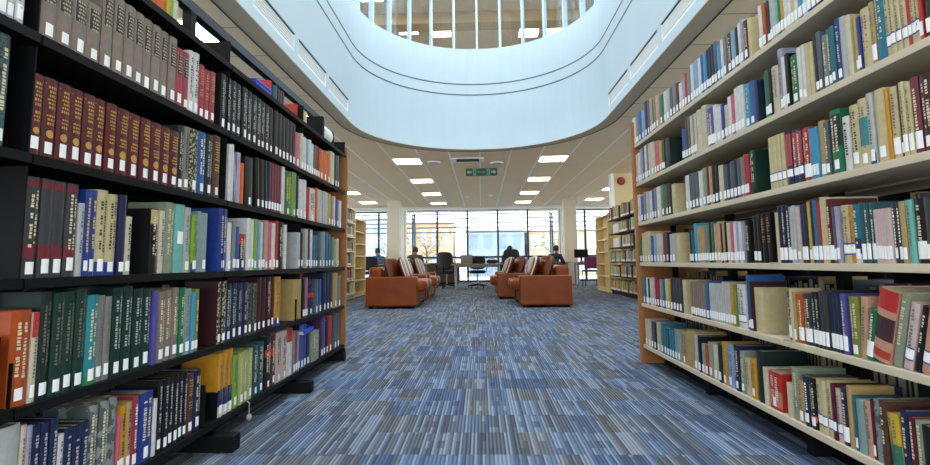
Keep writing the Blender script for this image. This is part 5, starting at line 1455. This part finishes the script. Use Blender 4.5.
# ---------------------------------------------------------------- people
SKIN = mat('skin', '#b98468', .55)
def skin_mesh(name, pts, edges, rad, m_, par, lv=1):
    me = bpy.data.meshes.new(name); me.from_pydata(pts, edges, []); o = bpy.data.objects.new(name, me); COL.objects.link(o)
    md = o.modifiers.new('skin', 'SKIN'); md.use_smooth_shade = True
    if not me.skin_vertices: 
        bpy.context.view_layer.objects.active = o
    lay = me.skin_vertices[0].data
    for k, r in enumerate(rad): lay[k].radius = r if isinstance(r, tuple) else (r, r); lay[k].use_root = (k == 0)
    sb = o.modifiers.new('sub', 'SUBSURF'); sb.levels = lv; sb.render_levels = lv
    me.materials.append(m_)
    if par: o.parent = par
    return o
def person(label, x, y, rz, coat, hairc, trouser, seat=.47, lean=.0, turn=0.0, tilt=0.0):
    # seated figure facing -Y locally; hands resting forward on a table
    P = thing('person', label, 'person', (x, y, 0), rz, 'people seated near the windows')
    s = seat; ly = -lean
    sh = (0, ly*.9, s+.53)
    pts = [(0, 0, s+.10), (0, ly*.3, s+.26), (0, ly*.7, s+.44), sh, (0, ly*1.1-.03, s+.59),
           (-.18, ly*.9, s+.50), (-.24, ly-.08, s+.29), (-.15, ly-.30, s+.275), (.18, ly*.9, s+.50), (.24, ly-.08, s+.29), (.15, ly-.30, s+.275),
           (-.10, -.02, s+.08), (-.12, -.42, s+.07), (-.12, -.44, .08), (-.12, -.54, .045), (.10, -.02, s+.08), (.12, -.42, s+.07), (.12, -.44, .08), (.12, -.54, .045)]
    ed = [(0, 1), (1, 2), (2, 3), (3, 4), (3, 5), (5, 6), (6, 7), (3, 8), (8, 9), (9, 10), (0, 11), (11, 12), (12, 13), (13, 14), (0, 15), (15, 16), (16, 17), (17, 18)]
    rad = [(.165, .12), (.16, .12), (.185, .13), (.14, .1), (.052, .052), .075, .06, .042, .075, .06, .042, .095, .07, .045, .04, .095, .07, .045, .04]
    body = skin_mesh('clothed_body', pts, ed, rad, coat, P)
    leg = skin_mesh('trousers', [pts[0]] + pts[11:14] + pts[15:18], [(0, 1), (1, 2), (2, 3), (0, 4), (4, 5), (5, 6)], [(.152, .125), .1, .075, .052, .1, .075, .052], trouser, P)
    hz = s+.70; hy = ly*1.25-.06-tilt*.06
    hd = MB()
    def face(q):
        q = Vector(q)
        if q.y < 0: q.y *= 1.02
        if q.z < -.02: q.x *= 1-.28*min(1, (-q.z-.02)/.1); q.y += .012
        return q
    hd.ellipsoid((0, hy, hz), (.076, .096, .118), .95, 24, 18, fn=face)
    hd.ellipsoid((0, hy-.100, hz-.012), (.012, .02, .024), 1, 10, 8); hd.ellipsoid((-.078, hy+.005, hz-.008), (.01, .018, .03), 1, 8, 8); hd.ellipsoid((.078, hy+.005, hz-.008), (.01, .018, .03), 1, 8, 8)
    hd.tube((0, hy+.012, hz-.17), (0, hy+.005, hz-.07), .052, 14)
    ho = hd.build('head', SKIN, P, smooth=True)
    for sx in (-1, 1): MB().ellipsoid((sx*.03, hy-.088, hz+.012), (.012, .008, .007), 1, 10, 6).build('eye', mat('eye_dark', '#201a18', .3), ho, smooth=True)
    MB().ellipsoid((0, hy-.09, hz-.055), (.022, .008, .006), 1, 10, 6).build('mouth', mat('lip', '#9a5a4c', .5), ho, smooth=True)
    hr = MB(); hr.ellipsoid((0, hy+.016, hz+.028), (.088, .102, .112), .95, 24, 14, fn=lambda q: Vector((q.x, q.y if (q.z > .045 or q.y > -.02) else -.02, max(q.z, -.085))))
    hr.build('hair', mat('hair'+hairc, hairc, .6, var=.2, scale=60), P, smooth=True)
    for sx in (-1, 1):
        bx, by, bz = sx*.15, ly-.30, s+.275
        q = [(bx, by, bz), (bx-sx*.01, by-.05, bz-.003), (bx-sx*.015, by-.085, bz-.004)]; e = [(0, 1), (1, 2)]; r = [(.024, .018), (.032, .014), (.034, .012)]
        for f_, (dx, l_) in enumerate(((-.026, .062), (-.009, .074), (.009, .07), (.026, .055))):
            n = len(q); q += [(bx-sx*.015+dx, by-.095, bz-.003), (bx-sx*.015+dx*1.1, by-.095-l_*.5, bz+.004), (bx-sx*.015+dx*1.15, by-.095-l_, bz-.008)]; e += [(2, n), (n, n+1), (n+1, n+2)]; r += [.0085, .008, .0065]
        n = len(q); q += [(bx-sx*.045, by-.06, bz-.004), (bx-sx*.058, by-.09, bz-.006)]; e += [(1, n), (n, n+1)]; r += [.0095, .0075]
        skin_mesh('hand', q, e, r, SKIN, P)
    return P
def stool(x, y, rz, label):
    o = thing('visitor_chair', label, 'chair', (x, y, 0), rz, 'black chairs under seated people')
    MB().box(-.22, .22, -.22, .15, .345, .384).build('seat', FAB, o, bevel=.012); MB().box(-.21, .21, .17, .195, .47, .74).build('backrest', FAB, o, bevel=.01)
    for a in (-.2, .2):
        for b in (-.2, .207): MB().tube((a, b, 0), (a, b, .345 if b < 0 else .74), .011, 8).build('leg', MET, o)
COATB = mat('coat_brown', '#3d3a33', .8); COATK = mat('coat_dark', '#20242c', .8); COATBL = mat('jumper_blue', '#4f6f93', .8); JE = mat('jeans', '#2c3850', .8)
person('person in dark brown jacket seated at side table by window, back turned', -2.04, 14.95, PI, COATB, '#1c1816', JE, .41, .10)
stool(-2.04, 14.95, PI, 'black padded chair beneath the person in dark brown jacket')
person('person in blue top seated at far left desk beside screens', -3.38, 16.0, PI*1.1, COATBL, '#2a211c', JE, .41, .08)
stool(-3.38, 16.0, PI*1.1, 'black padded chair beneath the person in blue top')
person('person seated behind the black chair right of the wooden table', .84, 15.25, PI*.85, COATK, '#15130f', JE, .41, .05)
stool(.84, 15.25, PI*.85, 'black padded chair beneath the person right of the table')
person('person in dark coat leaning at the window bench, behind right sofa', 2.22, 15.3, PI*.8, COATK, '#17120f', JE, .41, .14)
stool(2.22, 15.3, PI*.8, 'black padded chair beneath the person in dark coat')
